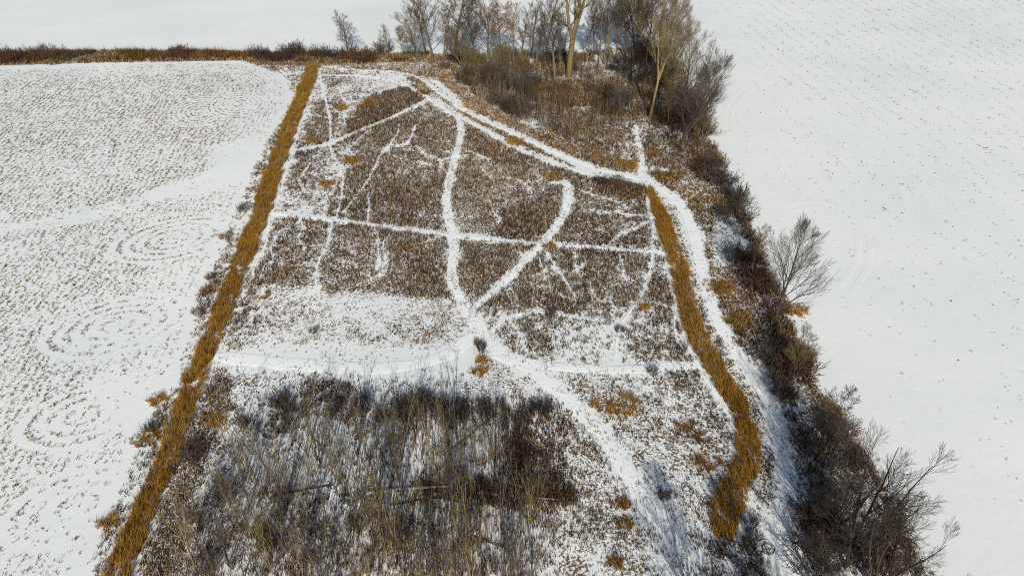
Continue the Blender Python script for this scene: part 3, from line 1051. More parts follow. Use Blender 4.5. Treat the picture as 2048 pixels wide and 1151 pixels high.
# kinds: builder args; each kind is built once per bark and copied
KIND = {
    'tall_a': lambda n: make_tree(n, 1, 20, .34, S_TALL, 'tan', 'olive', .40, 11, .30, .62),
    'tall_b': lambda n: make_tree(n, 2, 20, .27, S_TALL, 'olive', 'grey', .28, 14, .27, .60),
    'tall_c': lambda n: make_tree(n, 3, 20, .26, S_TALL, 'olive', 'grey', .22, 17, .23, .80),
    'fork_a': lambda n: make_tree(n, 4, 20, .42, S_TALL, 'tan', 'olive', .3, 10, .26, .6, fork=[(.22, .05, 1), (-.28, .1, .9), (.02, -.2, .85)], zfork=.34),
    'fork_b': lambda n: make_tree(n, 5, 20, .36, S_FAN, 'tan', 'straw', .3, 18, .27, .62, fork=[(.30, 0, .95), (-.25, -.1, 1), (.05, .25, .9), (.4, .2, .8)], zfork=.36),
    'fan_a': lambda n: make_tree(n, 6, 14, .25, S_FAN, 'dark', 'grey', .14, 17, .46, .68),
    'fan_b': lambda n: make_tree(n, 7, 14, .24, S_FAN, 'grey', 'olive', .12, 17, .44, .70),
    'fan_c': lambda n: make_tree(n, 8, 14, .28, S_NEAR, 'dark', 'dark', .1, 18, .40, .62, fork=[(.45, .05, 1), (-.38, -.05, .95), (.12, .45, .95), (.05, -.4, .85), (.3, .35, 1)]),
    'wide_a': lambda n: make_tree(n, 9, 9, .20, S_WIDE, 'dark', 'dark', .18, 12, .50, .85),
    'wide_b': lambda n: make_tree(n, 10, 9, .18, S_WIDE, 'dark', 'grey', .15, 12, .52, .75),
    'bushy': lambda n: make_tree(n, 11, 12, .20, S_WIDE, 'olive', 'olive', .25, 13, .36, .6),
    'russet': lambda n: make_tree(n, 12, 12, .20, S_WIDE, 'olive', 'rust', .35, 12, .34, .7),
}
KH = {'tall_a': 20, 'tall_b': 20, 'tall_c': 20, 'fork_a': 20, 'fork_b': 20, 'fan_a': 14, 'fan_b': 14, 'fan_c': 14, 'wide_a': 9, 'wide_b': 9, 'bushy': 12, 'russet': 12}
PROTO = {}


def place_tree(kind, px, py, H, rz, label, group, lean=(0, 0), wide=1.0, cat='tree', name='bare_tree', loc=None):
    x, y = G(px, py) if loc is None else loc
    if kind not in PROTO:
        o = KIND[kind](name)
        PROTO[kind] = o
        link_tree(o)
    else:
        o = copy_tree(PROTO[kind])
        o.name = name
    s = H / KH[kind]
    o.location = (x, y, float(hgt(x, y)) - .05)
    o.scale = (s * wide, s * wide, s)
    o.rotation_euler = (lean[1], lean[0], R(rz))
    tag(o, label, cat, group)
    return o


GW, GH = 'trees of the wood', 'trees along the right-hand hedgerow'
T = [
    ('wide_b', 697, 108, 8.8, 20, 'lone bare spreading tree standing in the far hedgerow', 'trees along the far hedgerow', (0, 0), .95),
    ('tall_c', 762, 106, 5.5, 0, 'small thin bare tree right of the lone hedgerow tree', 'trees along the far hedgerow', (0, 0), .8),
    ('bushy', 778, 107, 6.5, 70, 'small twiggy bare tree in the hedgerow beside the reddish one', 'trees along the far hedgerow', (0, 0), .8),
    ('russet', 806, 112, 6.5, 120, 'small reddish twiggy tree at the left end of the wood', 'trees along the far hedgerow', (0, 0), .8),
    ('fan_b', 838, 126, 11, 40, 'bare leaning fan-topped tree, leftmost big tree of the wood', GW, (-.14, 0), .8),
    ('tall_b', 866, 128, 20, 10, 'tall bare tree with pale trunk, second from the left end of the wood', GW, (-.03, 0), .8),
    ('bushy', 888, 118, 12.5, 200, 'twisted dark-topped bare tree left of the tall straight one', GW, (-.08, 0), .8),
    ('tall_c', 907, 119, 22, 60, 'tall straight slim tree with one upright trunk in left part of wood', GW, (0, 0), .85),
    ('tall_c', 930, 120, 9, 140, 'small slim tree right of the tall straight slim tree', GW, (0, 0), .8),
    ('tall_b', 951, 138, 17, 100, 'mid-height bare tree with curved tan trunk at the wood edge', GW, (-.06, 0), .9),
    ('fan_b', 978, 118, 14, 280, 'bare tree with trunk leaning strongly to the left', GW, (-.32, 0), .75),
    ('russet', 1002, 112, 12, 160, 'round-topped tree with russet leaves left in the crown', GW, (0, 0), .95),
    ('russet', 1027, 138, 13.5, 20, 'slim tree with a few russet leaves right of the round russet tree', GW, (0, 0), .65),
    ('tall_b', 1045, 112, 11, 250, 'forked slim bare tree at the right end of the russet trees', GW, (.03, 0), .75),
    ('tall_b', 1109, 160, 16, 330, 'bare tree with tan trunk just left of the giant forked tree', GW, (-.02, 0), .95),
    ('fork_a', 1137, 152, 25, 15, 'giant tan-trunked forked tree, tallest in the wood', GW, (.06, 0), .85),
    ('tall_b', 1120, 150, 14, 80, 'slim grey tree close behind the giant forked tree', GW, (0, 0), .6),
    ('tall_c', 1172, 118, 16, 30, 'thin upright stem at the left of the bare pole-like row', GW, (.0, 0), .55),
    ('tall_b', 1186, 124, 17, 75, 'thin upright stem second in the bare pole-like row', GW, (.02, 0), .5),
    ('tall_c', 1196, 136, 18, 135, 'thin tan stem third in the bare pole-like row', GW, (.02, 0), .5),
    ('tall_b', 1208, 128, 19, 195, 'thin dark stem fourth in the bare pole-like row', GW, (.03, 0), .5),
    ('tall_c', 1219, 120, 18, 260, 'thin tan stem fifth in the bare pole-like row', GW, (.03, 0), .55),
    ('tall_b', 1231, 118, 16, 310, 'thin stem at the right of the bare pole-like row', GW, (.03, 0), .55),
    ('fan_a', 1268, 100, 15, 90, 'dark bare tree standing before bluish shaded snow at the back', GW, (-.05, 0), .7),
    ('fan_a', 1275, 114, 17, 190, 'dark slanting tree rising from the dark evergreen bushes', GW, (.09, 0), .75),
    ('fork_b', 1300, 236, 22, 0, 'tan-trunked tree with dense olive crown right of the clearing', GW, (.08, 0), .62),
    ('fan_b', 1318, 160, 17, 45, 'bare olive tree crowding behind the tan-trunked olive tree', GW, (.10, 0), .75),
    ('fan_b', 1345, 180, 17, 145, 'bare olive tree at the right edge of wood, upper', GW, (.12, 0), .75),
    ('fan_b', 1368, 215, 15, 225, 'bare twiggy tree at the right edge of wood, below the upper one', GW, (.14, 0), .8),
    ('fan_a', 1356, 300, 17, 300, 'dark-trunked tree at lower right corner of the wood', GW, (.12, 0), .8),
    ('fan_b', 1392, 255, 10, 15, 'low twiggy tree bulging over the field at right edge of wood', GW, (.15, 0), 1.0),
    ('fan_b', 1402, 290, 7, 95, 'low round twiggy tree at the bottom right of the wood', GW, (.12, 0), 1.1),
    ('bushy', 1335, 250, 9, 60, 'greyish small tree in the shade of the olive crowns', GW, (.05, 0), .8),
    ('bushy', 955, 172, 8, 15, 'small bare tree on the track side of the wood, left', GW, (-.1, 0), .9),
    ('wide_b', 985, 190, 7, 75, 'low spreading bare tree between the track and the wood middle', GW, (.05, 0), 1.0),
    ('bushy', 1012, 165, 8.5, 130, 'bare twiggy tree in front of the round russet tree', GW, (.0, 0), .9),
    ('wide_b', 1040, 205, 6.5, 185, 'low crooked bare tree at the left side of the clearing', GW, (-.05, 0), 1.0),
    ('bushy', 1072, 135, 10, 240, 'bare tree in the gap between russet trees and the giant one', GW, (.03, 0), .9),
    ('fan_b', 925, 140, 9, 35, 'fan-topped small tree at the left edge of the wood', GW, (-.06, 0), .9),
    ('wide_a', 1262, 160, 9, 90, 'dark crooked tree by the pale broken trunk', GW, (.05, 0), .9),
    ('bushy', 1330, 205, 12, 150, 'bare tree tucked right of the tan-trunked olive tree', GW, (.08, 0), .9),
    ('wide_a', 1378, 275, 8, 210, 'dark spreading tree behind the dark-trunked corner tree', GW, (.1, 0), 1.0),
    ('fan_b', 1290, 130, 16, 330, 'grey bare tree at the back right of the wood', GW, (.08, 0), .9),
    ('fan_b', 1405, 225, 9, 275, 'low twiggy tree bulging furthest over the right-hand field', GW, (.18, 0), 1.0),
    ('tall_b', 1090, 128, 18, 200, 'tall grey bare tree behind and left of the giant one', GW, (-.03, 0), .6),
    ('tall_c', 1062, 112, 17, 20, 'tall thin bare tree at the back right of the russet trees', GW, (.0, 0), .6),
    ('fan_b', 1250, 118, 16, 70, 'fan-topped bare tree at the right of the pole-like row', GW, (.02, 0), .7),
    ('tall_b', 850, 116, 15, 100, 'mid-height bare tree behind the leftmost fan-topped one', GW, (-.04, 0), .7),
    ('wide_b', 1235, 225, 5, 20, 'low bare tree at the right side of the clearing', GW, (0, 0), 1.0),
    ('fan_a', 1548, 642, 12.2, 0, 'fan-shaped bare tree leaning over the right-hand field, alone halfway down', GH, (.06, .0), .82),
    ('fan_b', 1514, 508, 4.2, 50, 'tiny bare tree at the field edge above the fan-shaped tree', GH, (.1, 0), .9),
    ('fan_b', 1588, 752, 6.0, 110, 'small bare tree at the field edge below the fan-shaped tree', GH, (.1, 0), .9),
    ('wide_b', 1648, 905, 7.5, 200, 'round open-crowned bare tree at the field edge above the giant one', GH, (.1, 0), 1.0),
    ('wide_a', 1632, 918, 6.5, 60, 'dark crooked tree left of the round open-crowned one', GH, (-.05, 0), .9),
    ('fan_c', 1690, 1130, 13.5, 20, 'giant spreading bare tree filling the lower right corner', GH, (.02, .0), .85),
    ('fan_c', 1750, 1185, 11.0, 130, 'bare tree right of the giant spreading one at the bottom edge', GH, (.08, 0), .85),
    ('fan_c', 1668, 1060, 9.0, 250, 'upright reddish bare tree behind the giant spreading one', GH, (0, 0), .7),
    ('wide_a', 1625, 1168, 6.5, 80, 'crooked dark bare tree at bottom edge left of the giant one', GH, (-.08, 0), .9),
    ('wide_b', 1618, 1045, 4.5, 150, 'small grey bare tree beside the track above the crooked dark one', GH, (-.05, 0), 1.0),
]
for (k, px, py, H, rz, lab, grp, lean, wide) in T:
    place_tree(k, px, py, H, rz, lab, grp, lean, wide * (1.45 if grp == GW and px < 1290 else 1.0))
# trees just outside the lower edge whose shadows fall on the track
for x_, y_, H, rz, k, lab in [(15, 21, 11, 10, 'fan_a', 'fan-shaped bare tree just below the frame, left of three'), (21, 18, 12.5, 120, 'fan_b', 'bare tree just below the frame, middle of three'), (27, 20, 11.5, 220, 'tall_b', 'tall bare tree just below the frame, right of three')]:
    place_tree(k, 0, 0, H, rz, lab, GH, (0, 0), .85, loc=(x_, y_))

# ------------------------------------------------------------------ shrubs
def make_shrub(name, seed, stems, H, spread, mat, kids=(4, 3), wob=.16, trop=.25):
    r = np.random.default_rng(seed)
    S = dict(seg=[4, 3, 2], kids=list(kids), wob=wob, trop=trop, ang=.6, lr=.55, rmin=.011)
    out = []
    for j in range(stems):
        a = r.random() * 6.283
        q = math.sqrt(r.random()) * spread * .45
        an = .15 + .75 * q / (spread * .45) * r.random() + .15 * r.random()
        d = np.array([math.cos(a) * math.sin(an), math.sin(a) * math.sin(an), math.cos(an)])
        grow(r, np.array([q * math.cos(a), q * math.sin(a), -.08]), d, H * (.6 + .5 * r.random()), .018 + .012 * r.random(), 0, S, out)
    V, F = tubes(out)
    return mesh_np(name, V, F, BARK[mat], smooth=True)


SHRUB = {k: [] for k in ('dark', 'red', 'grey', 'olive', 'rust')}
for i, k in enumerate(SHRUB):
    for j in range(3):
        SHRUB[k].append(make_shrub('shrub_' + k, 700 + i * 10 + j, 34, 1.0, 1.3, k))

GSH = {}


def shrub(px, py, H, wide, mat, label, group, name='shrub', xy=None, seed=0):
    x, y = G(px, py) if xy is None else xy
    r = random.Random(seed * 7 + int(px * 13 + py * 7))
    o = link(name, r.choice(SHRUB[mat]), loc=(x, y, float(hgt(x, y))))
    o.scale = (H * wide, H * wide, H)
    o.rotation_euler = (0, 0, r.random() * 6.28)
    tag(o, label, 'shrub', group)
    return o


def along(pts, n, jit, seed):
    r = np.random.default_rng(seed)
    Q = crom(GP(pts), .5)
    s = np.concatenate([[0], np.cumsum(np.hypot(*np.diff(Q, axis=0).T))])
    u = (np.arange(n) + r.random(n) * .8) / n * s[-1]
    return np.stack([np.interp(u, s, Q[:, 0]), np.interp(u, s, Q[:, 1])], 1) + r.normal(0, jit, (n, 2))


def in_poly(pts, n, seed):
    r = np.random.default_rng(seed)
    P = GP(pts)
    out = []
    while len(out) < n:
        c = r.uniform(P.min(0), P.max(0), (4 * n, 2))
        out += list(c[inside(c[:, 0], c[:, 1], P)])
    return np.array(out[:n])


rr = random.Random(5)
MARKS = [(ph, *G(a, b)) for ph, a, b in [
    ('far hedgerow left end', -20, 112), ('far hedgerow gap', 490, 112), ('lone hedgerow tree', 697, 108), ('left tall grass top', 624, 128),
    ('the small reddish tree', 806, 112), ('tall straight slim tree', 907, 119), ('left-leaning tree', 978, 118), ('round russet tree', 1002, 112),
    ('curved tan trunk', 951, 140), ('giant forked tree', 1137, 152), ('bare pole-like row', 1205, 128), ('dark slanting tree', 1275, 114),
    ('olive-crowned tree', 1300, 236), ('dark-trunked corner tree', 1356, 300), ('the snowy clearing', 1165, 255), ('track bend', 1365, 410),
    ('tiny field-edge tree', 1514, 508), ('fan-shaped tree', 1548, 642), ('small field-edge tree', 1588, 752), ('round open-crowned tree', 1648, 905),
    ('giant spreading tree', 1690, 1120), ('small grey track tree', 1610, 1040), ('lower tall grass tip', 1445, 1080), ('hedgerow grass bank', 1475, 640),
    ('path junction', 950, 700), ('tall grass grove corner', 470, 790), ('long left log', 825, 983), ('long right log', 1040, 995),
    ('dark fallen left trunk', 615, 980), ('bottom slanting trunk', 640, 1075), ('short near trunk', 795, 1075), ('short dark right trunk', 972, 1085),
    ('leaning right-edge trunk', 1035, 910), ('golden brown clump', 432, 842), ('grove edge middle', 700, 800), ('thin trunk by the bend', 945, 870),
]]
ORD = ['closest', 'second closest', 'third closest', 'fourth closest', 'fifth closest', 'sixth closest', 'seventh closest', 'eighth closest', 'ninth closest', 'tenth closest']
LABELLED = {}


def relabel(o, head, x, y):
    """head + side of the nearest landmark; ranked afterwards where several share it"""
    ph, mx, my = min(MARKS, key=lambda m: (m[1] - x) ** 2 + (m[2] - y) ** 2)
    dx, dy = x - mx, y - my
    side = ('left of' if dx < 0 else 'right of') if abs(dx) > abs(dy) else ('behind' if dy > 0 else 'in front of')
    LABELLED.setdefault(f'{head} {side} the {ph.replace("the ", "", 1) if ph.startswith("the ") else ph}', []).append((math.hypot(dx, dy), o.name, o))


def rank_labels():
    for k, L in LABELLED.items():
        L.sort(key=lambda t: t[0])
        for i, (_, _, o) in enumerate(L):
            if len(L) == 1:
                o['label'] = k
            elif i < 10:
                o['label'] = f'{k}, {ORD[i]}'
            else:
                o['label'] = f'{k}, farther off'


COLW = {'dark': 'dark brown', 'red': 'reddish brown', 'grey': 'greyish', 'olive': 'olive brown', 'rust': 'rusty'}


def scatter_shrubs(xy, mats, h0, h1, w0, w1, label, group):
    n_keep = max(4, int(len(xy) * (.2 if 'right hedgerow' in group or 'spreading' in group else .18 if 'of the grove' in group and 'far edge' not in group else .37)))
    for i, (x, y) in enumerate(xy[::max(1, len(xy) // n_keep)][:n_keep] if 'hedgerow' in group else xy[:n_keep]):
        m = rr.choice(mats)
        H = rr.uniform(h0, h1)
        o = shrub(0, 0, H, rr.uniform(w0, w1) * 1.15, m, label, group, xy=(x, y), seed=i + len(bpy.data.objects))
        relabel(o, ('low ' if H < 1.4 else 'medium ' if H < 2.1 else 'tall ') + COLW[m] + ' shrub', x, y)


# far hedgerow
scatter_shrubs(along([(-60, 118), (120, 116), (260, 114)], 44, 1.2, 1), ['red', 'red', 'dark', 'rust'], 1.3, 2.9, .7, 1.1, 'low brown shrub in the left part of the far field hedgerow', 'shrubs of the far hedgerow, left part')
scatter_shrubs(along([(330, 112), (400, 111), (480, 113)], 26, 1.0, 2), ['red', 'dark', 'rust', 'red'], 1.3, 2.6, .7, 1.1, 'low brown shrub in the middle part of the far field hedgerow', 'shrubs of the far hedgerow, middle part')
scatter_shrubs(along([(505, 114), (600, 114), (700, 116), (800, 116), (860, 118)], 52, 1.3, 3), ['dark', 'red', 'dark', 'rust'], 1.4, 3.0, .7, 1.1, 'dark shrub in the far hedgerow between tall grass and wood', 'shrubs of the far hedgerow, right part')
# wood
scatter_shrubs(in_poly([(860, 118), (1060, 108), (1060, 140), (960, 190), (900, 150)], 46, 4), ['dark', 'grey', 'olive', 'red'], 1.5, 3.4, .6, .95, 'grey-brown brush under the trees in the left of the wood', 'brush in the left of the wood')
scatter_shrubs(in_poly([(930, 165), (1060, 160), (1100, 215), (1060, 255), (980, 210)], 40, 5), ['grey', 'grey', 'dark', 'olive'], 1.6, 3.2, .6, .9, 'greyish brush between the track and the clearing of the wood', 'brush left of the clearing')
scatter_shrubs(in_poly([(1045, 178), (1200, 175), (1250, 205), (1255, 262), (1230, 230), (1060, 212)], 36, 6), ['red', 'red', 'dark', 'rust'], 1.3, 2.6, .7, 1.0, 'reddish brown brush bordering the clearing of the wood', 'brush bordering the clearing')
scatter_shrubs(in_poly([(1240, 105), (1300, 95), (1380, 180), (1420, 270), (1370, 310), (1310, 210)], 60, 7), ['dark', 'grey', 'dark', 'red'], 1.6, 3.6, .6, .95, 'dark brush in the shade under the right-hand trees of the wood', 'brush in the right of the wood')
scatter_shrubs(in_poly([(1060, 110), (1240, 100), (1250, 170), (1080, 165)], 26, 8), ['red', 'dark', 'rust'], .9, 2.0, .8, 1.1, 'low brown brush between the pole-like trees at the back', 'brush at the back of the wood')
# right hedgerow
scatter_shrubs(in_poly([(1375, 295), (1430, 300), (1490, 425), (1510, 470), (1450, 440), (1400, 380)], 60, 9), ['dark', 'red', 'dark', 'grey'], 1.2, 2.8, .7, 1.1, 'dense dark brown shrub in upper part of the right-hand hedgerow', 'shrubs of the right hedgerow, upper part')
scatter_shrubs(in_poly([(1460, 500), (1530, 520), (1600, 690), (1610, 760), (1540, 690), (1490, 590)], 54, 10), ['dark', 'red', 'dark', 'red'], 1.2, 2.6, .7, 1.1, 'dark brown shrub near the fan-shaped tree in right-hand hedgerow', 'shrubs of the right hedgerow, middle part')
scatter_shrubs(in_poly([(1510, 680), (1570, 720), (1640, 800), (1680, 860), (1620, 930), (1575, 850)], 60, 11), ['dark', 'red', 'red', 'grey'], .8, 1.9, .7, 1.1, 'small dark red-brown shrub on snow below the fan-shaped tree', 'shrubs of the right hedgerow, lower part')
scatter_shrubs(in_poly([(1600, 930), (1690, 900), (1760, 1000), (1830, 1150), (1620, 1160), (1590, 1020)], 70, 12), ['dark', 'dark', 'red', 'grey'], .7, 1.8, .7, 1.0, 'dark shrub under the giant spreading tree in the lower right', 'shrubs under the giant spreading tree')
scatter_shrubs(in_poly([(1430, 1095), (1510, 1085), (1530, 1150), (1420, 1180)], 12, 13), ['red', 'dark'], .6, 1.2, .8, 1.2, 'low reddish brush at the bottom edge below the tall grass tip', 'brush at the bottom edge')
scatter_shrubs(in_poly([(1575, 980), (1640, 960), (1660, 1150), (1590, 1160)], 26, 18), ['grey', 'red', 'dark', 'grey'], .7, 1.8, .8, 1.1, 'low brush between the track and the giant spreading tree', 'brush beside the lower track')
# grove
scatter_shrubs(in_poly([(480, 806), (700, 800), (1000, 800), (1010, 840), (700, 855), (470, 865)], 60, 14), ['dark', 'grey', 'dark', 'red'], .8, 1.6, .7, 1.0, 'dark brush along the far edge of the young grove', 'brush along the far edge of the grove')
scatter_shrubs(in_poly([(1010, 790), (1110, 820), (1140, 990), (1020, 1010), (960, 900)], 30, 15), ['dark', 'red', 'dark'], .8, 1.8, .8, 1.2, 'dark brown brush at the right side of the young grove', 'brush at the right side of the grove')
scatter_shrubs(in_poly([(390, 830), (480, 830), (560, 1000), (420, 1140), (330, 1140)], 40, 16), ['grey', 'grey', 'olive', 'red'], .8, 1.8, .8, 1.1, 'greyish twiggy bush at the left side of the young grove', 'brush at the left side of the grove')
scatter_shrubs(in_poly([(480, 980), (1000, 1010), (1080, 1140), (420, 1180)], 46, 17), ['grey', 'dark', 'red', 'olive'], .7, 1.6, .8, 1.1, 'low tangled brush between the saplings near the bottom edge', 'brush in the near part of the grove')
# single bushes
for (px, py, H, w, m, lab) in [
    (1102, 632, 1.5, .55, 'dark', 'single dark bush standing alone in the right of the meadow'),
    (1306, 744, 1.0, .8, 'dark', 'single small dark bush below the right-hand snow path'),
    (488, 424, 1.1, 1.0, 'grey', 'dark bush on the verge left of the straight path'),
    (452, 480, 1.0, 1.0, 'rust', 'little brown bush on the verge below the dark one'),
    (424, 560, 1.0, .8, 'red', 'brown bush on the verge beside the left tall grass'),
    (396, 630, .9, 1.0, 'red', 'brown bush on the verge lower than the others'),
    (306, 856, 1.1, .9, 'dark', 'dark bush on the lower left verge'),
    (1240, 372, 1.5, 1.5, 'red', 'wide reddish bush under the track near the tall grass tip'),
    (1205, 366, 1.2, 1.3, 'dark', 'low dark bush under the track left of the wide reddish one'),
    (1240, 660, .8, .9, 'grey', 'tiny grey bush in the middle right of the meadow'),
    (1365, 700, .9, .8, 'grey', 'tiny grey bush left of the curved tall grass'),
    (1500, 1050, 1.0, 1.1, 'grey', 'grey bush at the lower tip of the curved tall grass'),
    (628, 666, .8, .9, 'grey', 'small grey bush on the snowy band'),
]:
    shrub(px, py, H, w, m, lab, 'single bushes')

# ------------------------------------------------------------------ young grove of thin saplings
def make_sapling(name, seed, H, r0, mt, mc, two=False):
    r = np.random.default_rng(seed)
    root = bpy.data.objects.new(name, None)
    trunk, crown = [], []
    for sx in ((-.10, .03, .12) if two else (-.05, .06)):
        m = 7
        q = np.array([0, 0, -.1])
        d = unit(np.array([r.normal(0, .05) + sx, r.normal(0, .05), 1]))
        pts, rds = [q.copy()], [r0 * 1.15]
        for i in range(m):
            d = unit(d + r.normal(0, .05, 3))
            q = q + d * H / m
            pts.append(q.copy())
            rds.append(max(.012, r0 * (1 - .85 * (i + 1) / m)))
        pts, rds = np.array(pts), np.array(rds)
        trunk.append((pts, rds, 5))
        nl = 6
        az = r.random() * 6
        for j in range(nl):
            t = .28 + .7 * (j + r.random() * .7) / nl
            f = min(t, .97) * m
            i0 = int(f)
            pp = pts[i0] + (pts[i0 + 1] - pts[i0]) * (f - i0)
            az += 2.4
            an = .38 + .3 * r.random()
            nd = np.array([math.cos(az) * math.sin(an), math.sin(az) * math.sin(an), math.cos(an)])
            grow(r, pp, nd, H * .26 * (1.1 - .6 * t), max(.010, rds[i0] * .55), 0, dict(S_SAP, kids=[3, 2]), crown)
    for nm, L, mm in (('trunk', trunk, mt), ('crown', crown, mc)):
        V, F = tubes(L)
        o = bpy.data.objects.new(nm, mesh_np(nm, V, F, BARK[mm], smooth=True))
        o.parent = root
    return root


SAPS = [make_sapling('sapling', 900 + i, 7.0, .038 + .012 * (i % 3), ['olive', 'tan', 'grey', 'olive', 'dark', 'olive'][i % 6], ['olive', 'olive', 'grey', 'grey', 'dark', 'olive'][i % 6], i % 3 == 0) for i in range(9)]
SAPC = ['olive', 'tan', 'grey', 'olive', 'dark', 'olive']
used = set()
GROVE = [(455, 880), (560, 862), (680, 872), (800, 858), (930, 862), (1005, 885), (1040, 960), (1090, 1020), (1070, 1230), (330, 1230), (400, 1030), (430, 930)]


def put_sapling(x, y, H, wide, k, label, group, lean):
    if k in used:
        o = copy_tree(SAPS[k])
    else:
        o = SAPS[k]
        link_tree(o)
        used.add(k)
    o.name = 'sapling'
    s = H / 7.0
    o.location = (x, y, float(hgt(x, y)))
    o.scale = (s * wide, s * wide, s)
    o.rotation_euler = (lean[0], lean[1], rr.random() * 6.28)
    tag(o, label, 'tree', group)
    relabel(o, ('short ' if H < 5.2 else 'medium ' if H < 7 else 'tall ') + SAPC[k % 6] + ('-stemmed twin' if k % 3 == 0 else '-stemmed') + ' sapling', x, y)


xy = in_poly(GROVE, 380, 21)
xy = xy[:230]
for x, y in xy:
    # rough column of the grove
    if y > 50:
        lab, grp = 'thin bare sapling in the far rows of the young grove', 'saplings in the far rows of the grove'
    elif x < -14:
        lab, grp = 'thin bare sapling in the left part of the young grove', 'saplings in the left part of the grove'
    elif x < 0 - 4:
        lab, grp = 'thin bare sapling in the middle of the young grove', 'saplings in the middle of the grove'
    else:
        lab, grp = 'thin bare sapling in the right part of the young grove', 'saplings in the right part of the grove'
    put_sapling(x, y, rr.uniform(4.5, 8.5), rr.uniform(.7, 1.15), rr.randrange(9), lab, grp, (rr.gauss(0, .06), rr.gauss(0, .06)))
# clearing saplings of the wood
for x, y in in_poly([(1060, 200), (1240, 205), (1260, 280), (1180, 300), (1080, 265)], 44, 22):
    put_sapling(x, y, rr.uniform(2.5, 5), .8, rr.randrange(9), 'short thin sapling standing in the snowy clearing of the wood', 'saplings in the clearing', (rr.gauss(0, .15), rr.gauss(0, .15)))
for x, y in in_poly([(940, 150), (1060, 140), (1080, 220), (1010, 235)], 26, 23):
    put_sapling(x, y, rr.uniform(4, 7), .9, rr.randrange(9), 'thin bare sapling between the track and the middle of the wood', 'saplings at the wood edge', (rr.gauss(0, .1), rr.gauss(0, .1)))

# ------------------------------------------------------------------ fallen logs and branches
def fallen(name, p0, p1, r0, label, group, mat, seed, lift=.05):
    r = np.random.default_rng(seed)
    a, b = np.array(G(*p0)), np.array(G(*p1))
    m = 9
    L = np.hypot(*(b - a))
    c = (a + b) / 2
    pts = []
    nrm = np.array([-(b - a)[1], (b - a)[0]]) / L
    w = np.cumsum(r.normal(0, .02 * L / 3, m + 1))
    for i in range(m + 1):
        t = i / m
        q = a + (b - a) * t + nrm * w[i] * .6 - c
        pts.append([q[0], q[1], r0 + lift * math.sin(t * 2.6) + .02])
    pts = np.array(pts)
    rds = r0 * (1 - .65 * np.linspace(0, 1, m + 1))
    rt = link(name, None, loc=(c[0], c[1], float(hgt(*c))))
    V, F = tubes([(pts, rds, 7)])
    link('trunk', mesh_np('trunk', V, F, BARK[mat], smooth=True), rt)
    for j in range(3 + int(L * .6)):
        t = .3 + .7 * r.random()
        i0 = min(int(t * m), m - 1)
        sd = r.choice([-1, 1])
        d = unit(np.array([*(nrm * sd + (b - a) / L * .7), .35 * r.random()]))
        br = []
        grow(r, pts[i0].copy(), d, (.12 + .15 * r.random()) * L, rds[i0] * .5, 2, dict(S_WIDE, trop=.05), br)
        V, F = tubes(br)
        link('branch', mesh_np('branch', V, F, BARK['dark' if mat != 'tan' else 'olive'], smooth=True), rt)
    tag(rt, label, 'fallen tree' if r0 > .07 else 'branch', group)


LOGS = [
    ((735, 990), (910, 976), .20, 'long pale fallen log lying across the grove, left one', 'pale'),
    ((955, 990), (1120, 1002), .18, 'long fallen log lying across the grove, right one', 'pale'),
    ((780, 1012), (960, 985), .09, 'dark fallen trunk just below the pale log', 'dark'),
    ((565, 988), (668, 972), .10, 'dark fallen trunk in the left of the grove', 'dark'),
    ((600, 1040), (665, 980), .10, 'slanting pale fallen trunk in the left of the grove', 'pale'),
    ((585, 1130), (690, 1020), .10, 'slanting fallen trunk near the bottom left of the grove', 'pale'),
    ((760, 1105), (830, 1045), .08, 'short slanting fallen trunk in the near part of grove', 'dark'),
    ((945, 1075), (1000, 1095), .08, 'short dark fallen trunk at lower right of the grove', 'dark'),
    ((1000, 940), (1070, 880), .09, 'leaning fallen trunk at right edge of the grove', 'dark'),
    ((890, 910), (1000, 830), .08, 'thin fallen trunk pointing up toward the path bend', 'olive'),
    ((1240, 150), (1258, 128), .16, 'pale broken trunk leaning in the back of the wood', 'tan'),
    ((1255, 165), (1290, 225), .15, 'pale fallen trunk left of the tan-trunked olive tree', 'tan'),
    ((1050, 162), (1080, 140), .14, 'pale fallen trunk below the russet trees', 'tan'),
    ((1210, 392), (1290, 384), .07, 'pale fallen branch beside the tip of the curved tall grass', 'tan'),
    ((1165, 405), (1300, 428), .05, 'thin tan fallen branch pointing at the tall grass', 'tan'),
    ((1040, 182), (1120, 180), .12, 'horizontal fallen trunk above the clearing', 'olive'),
]
for i, (a, b, r0, lab, m) in enumerate(LOGS):
    fallen('fallen_tree', a, b, r0, lab, 'fallen trunks', m, 1000 + i)
r = np.random.default_rng(77)
for i, (x, y) in enumerate(in_poly([(1060, 215), (1245, 215), (1262, 285), (1180, 305), (1075, 275)], 20, 24)):
    a = r.random() * 3.14
    L = r.uniform(2.5, 6)

    def inv(x, y):
        dep = y * CP + CAM_H * SP
        return (1024 + x / dep * FPX, 575.5 - (y * SP - CAM_H * CP) / dep * FPX)
    fallen('fallen_branch', inv(x - L / 2 * math.cos(a), y - L / 2 * math.sin(a)), inv(x + L / 2 * math.cos(a), y + L / 2 * math.sin(a)), r.uniform(.04, .07), f"{'short' if L < 3.6 else 'middling' if L < 4.8 else 'long'} dark fallen branch {'lying across' if a < .5 or a > 2.64 else 'slanting right' if a < 1.2 else 'pointing away' if a < 1.94 else 'slanting left'} in the {'near' if y < 112 else 'far'} {'left' if x < 8 else 'middle' if x < 17 else 'right'} of the clearing", 'fallen branches in the clearing', 'dark', 1100 + i, .3)

# ------------------------------------------------------------------ bushes at the path junction
shrub(962, 700, 1.1, .75, 'dark', 'small dark bush at the path junction above the golden tufts', 'single bushes')
shrub(960, 690, .9, .8, 'olive', 'low olive bush at the path junction behind the dark one', 'single bushes')

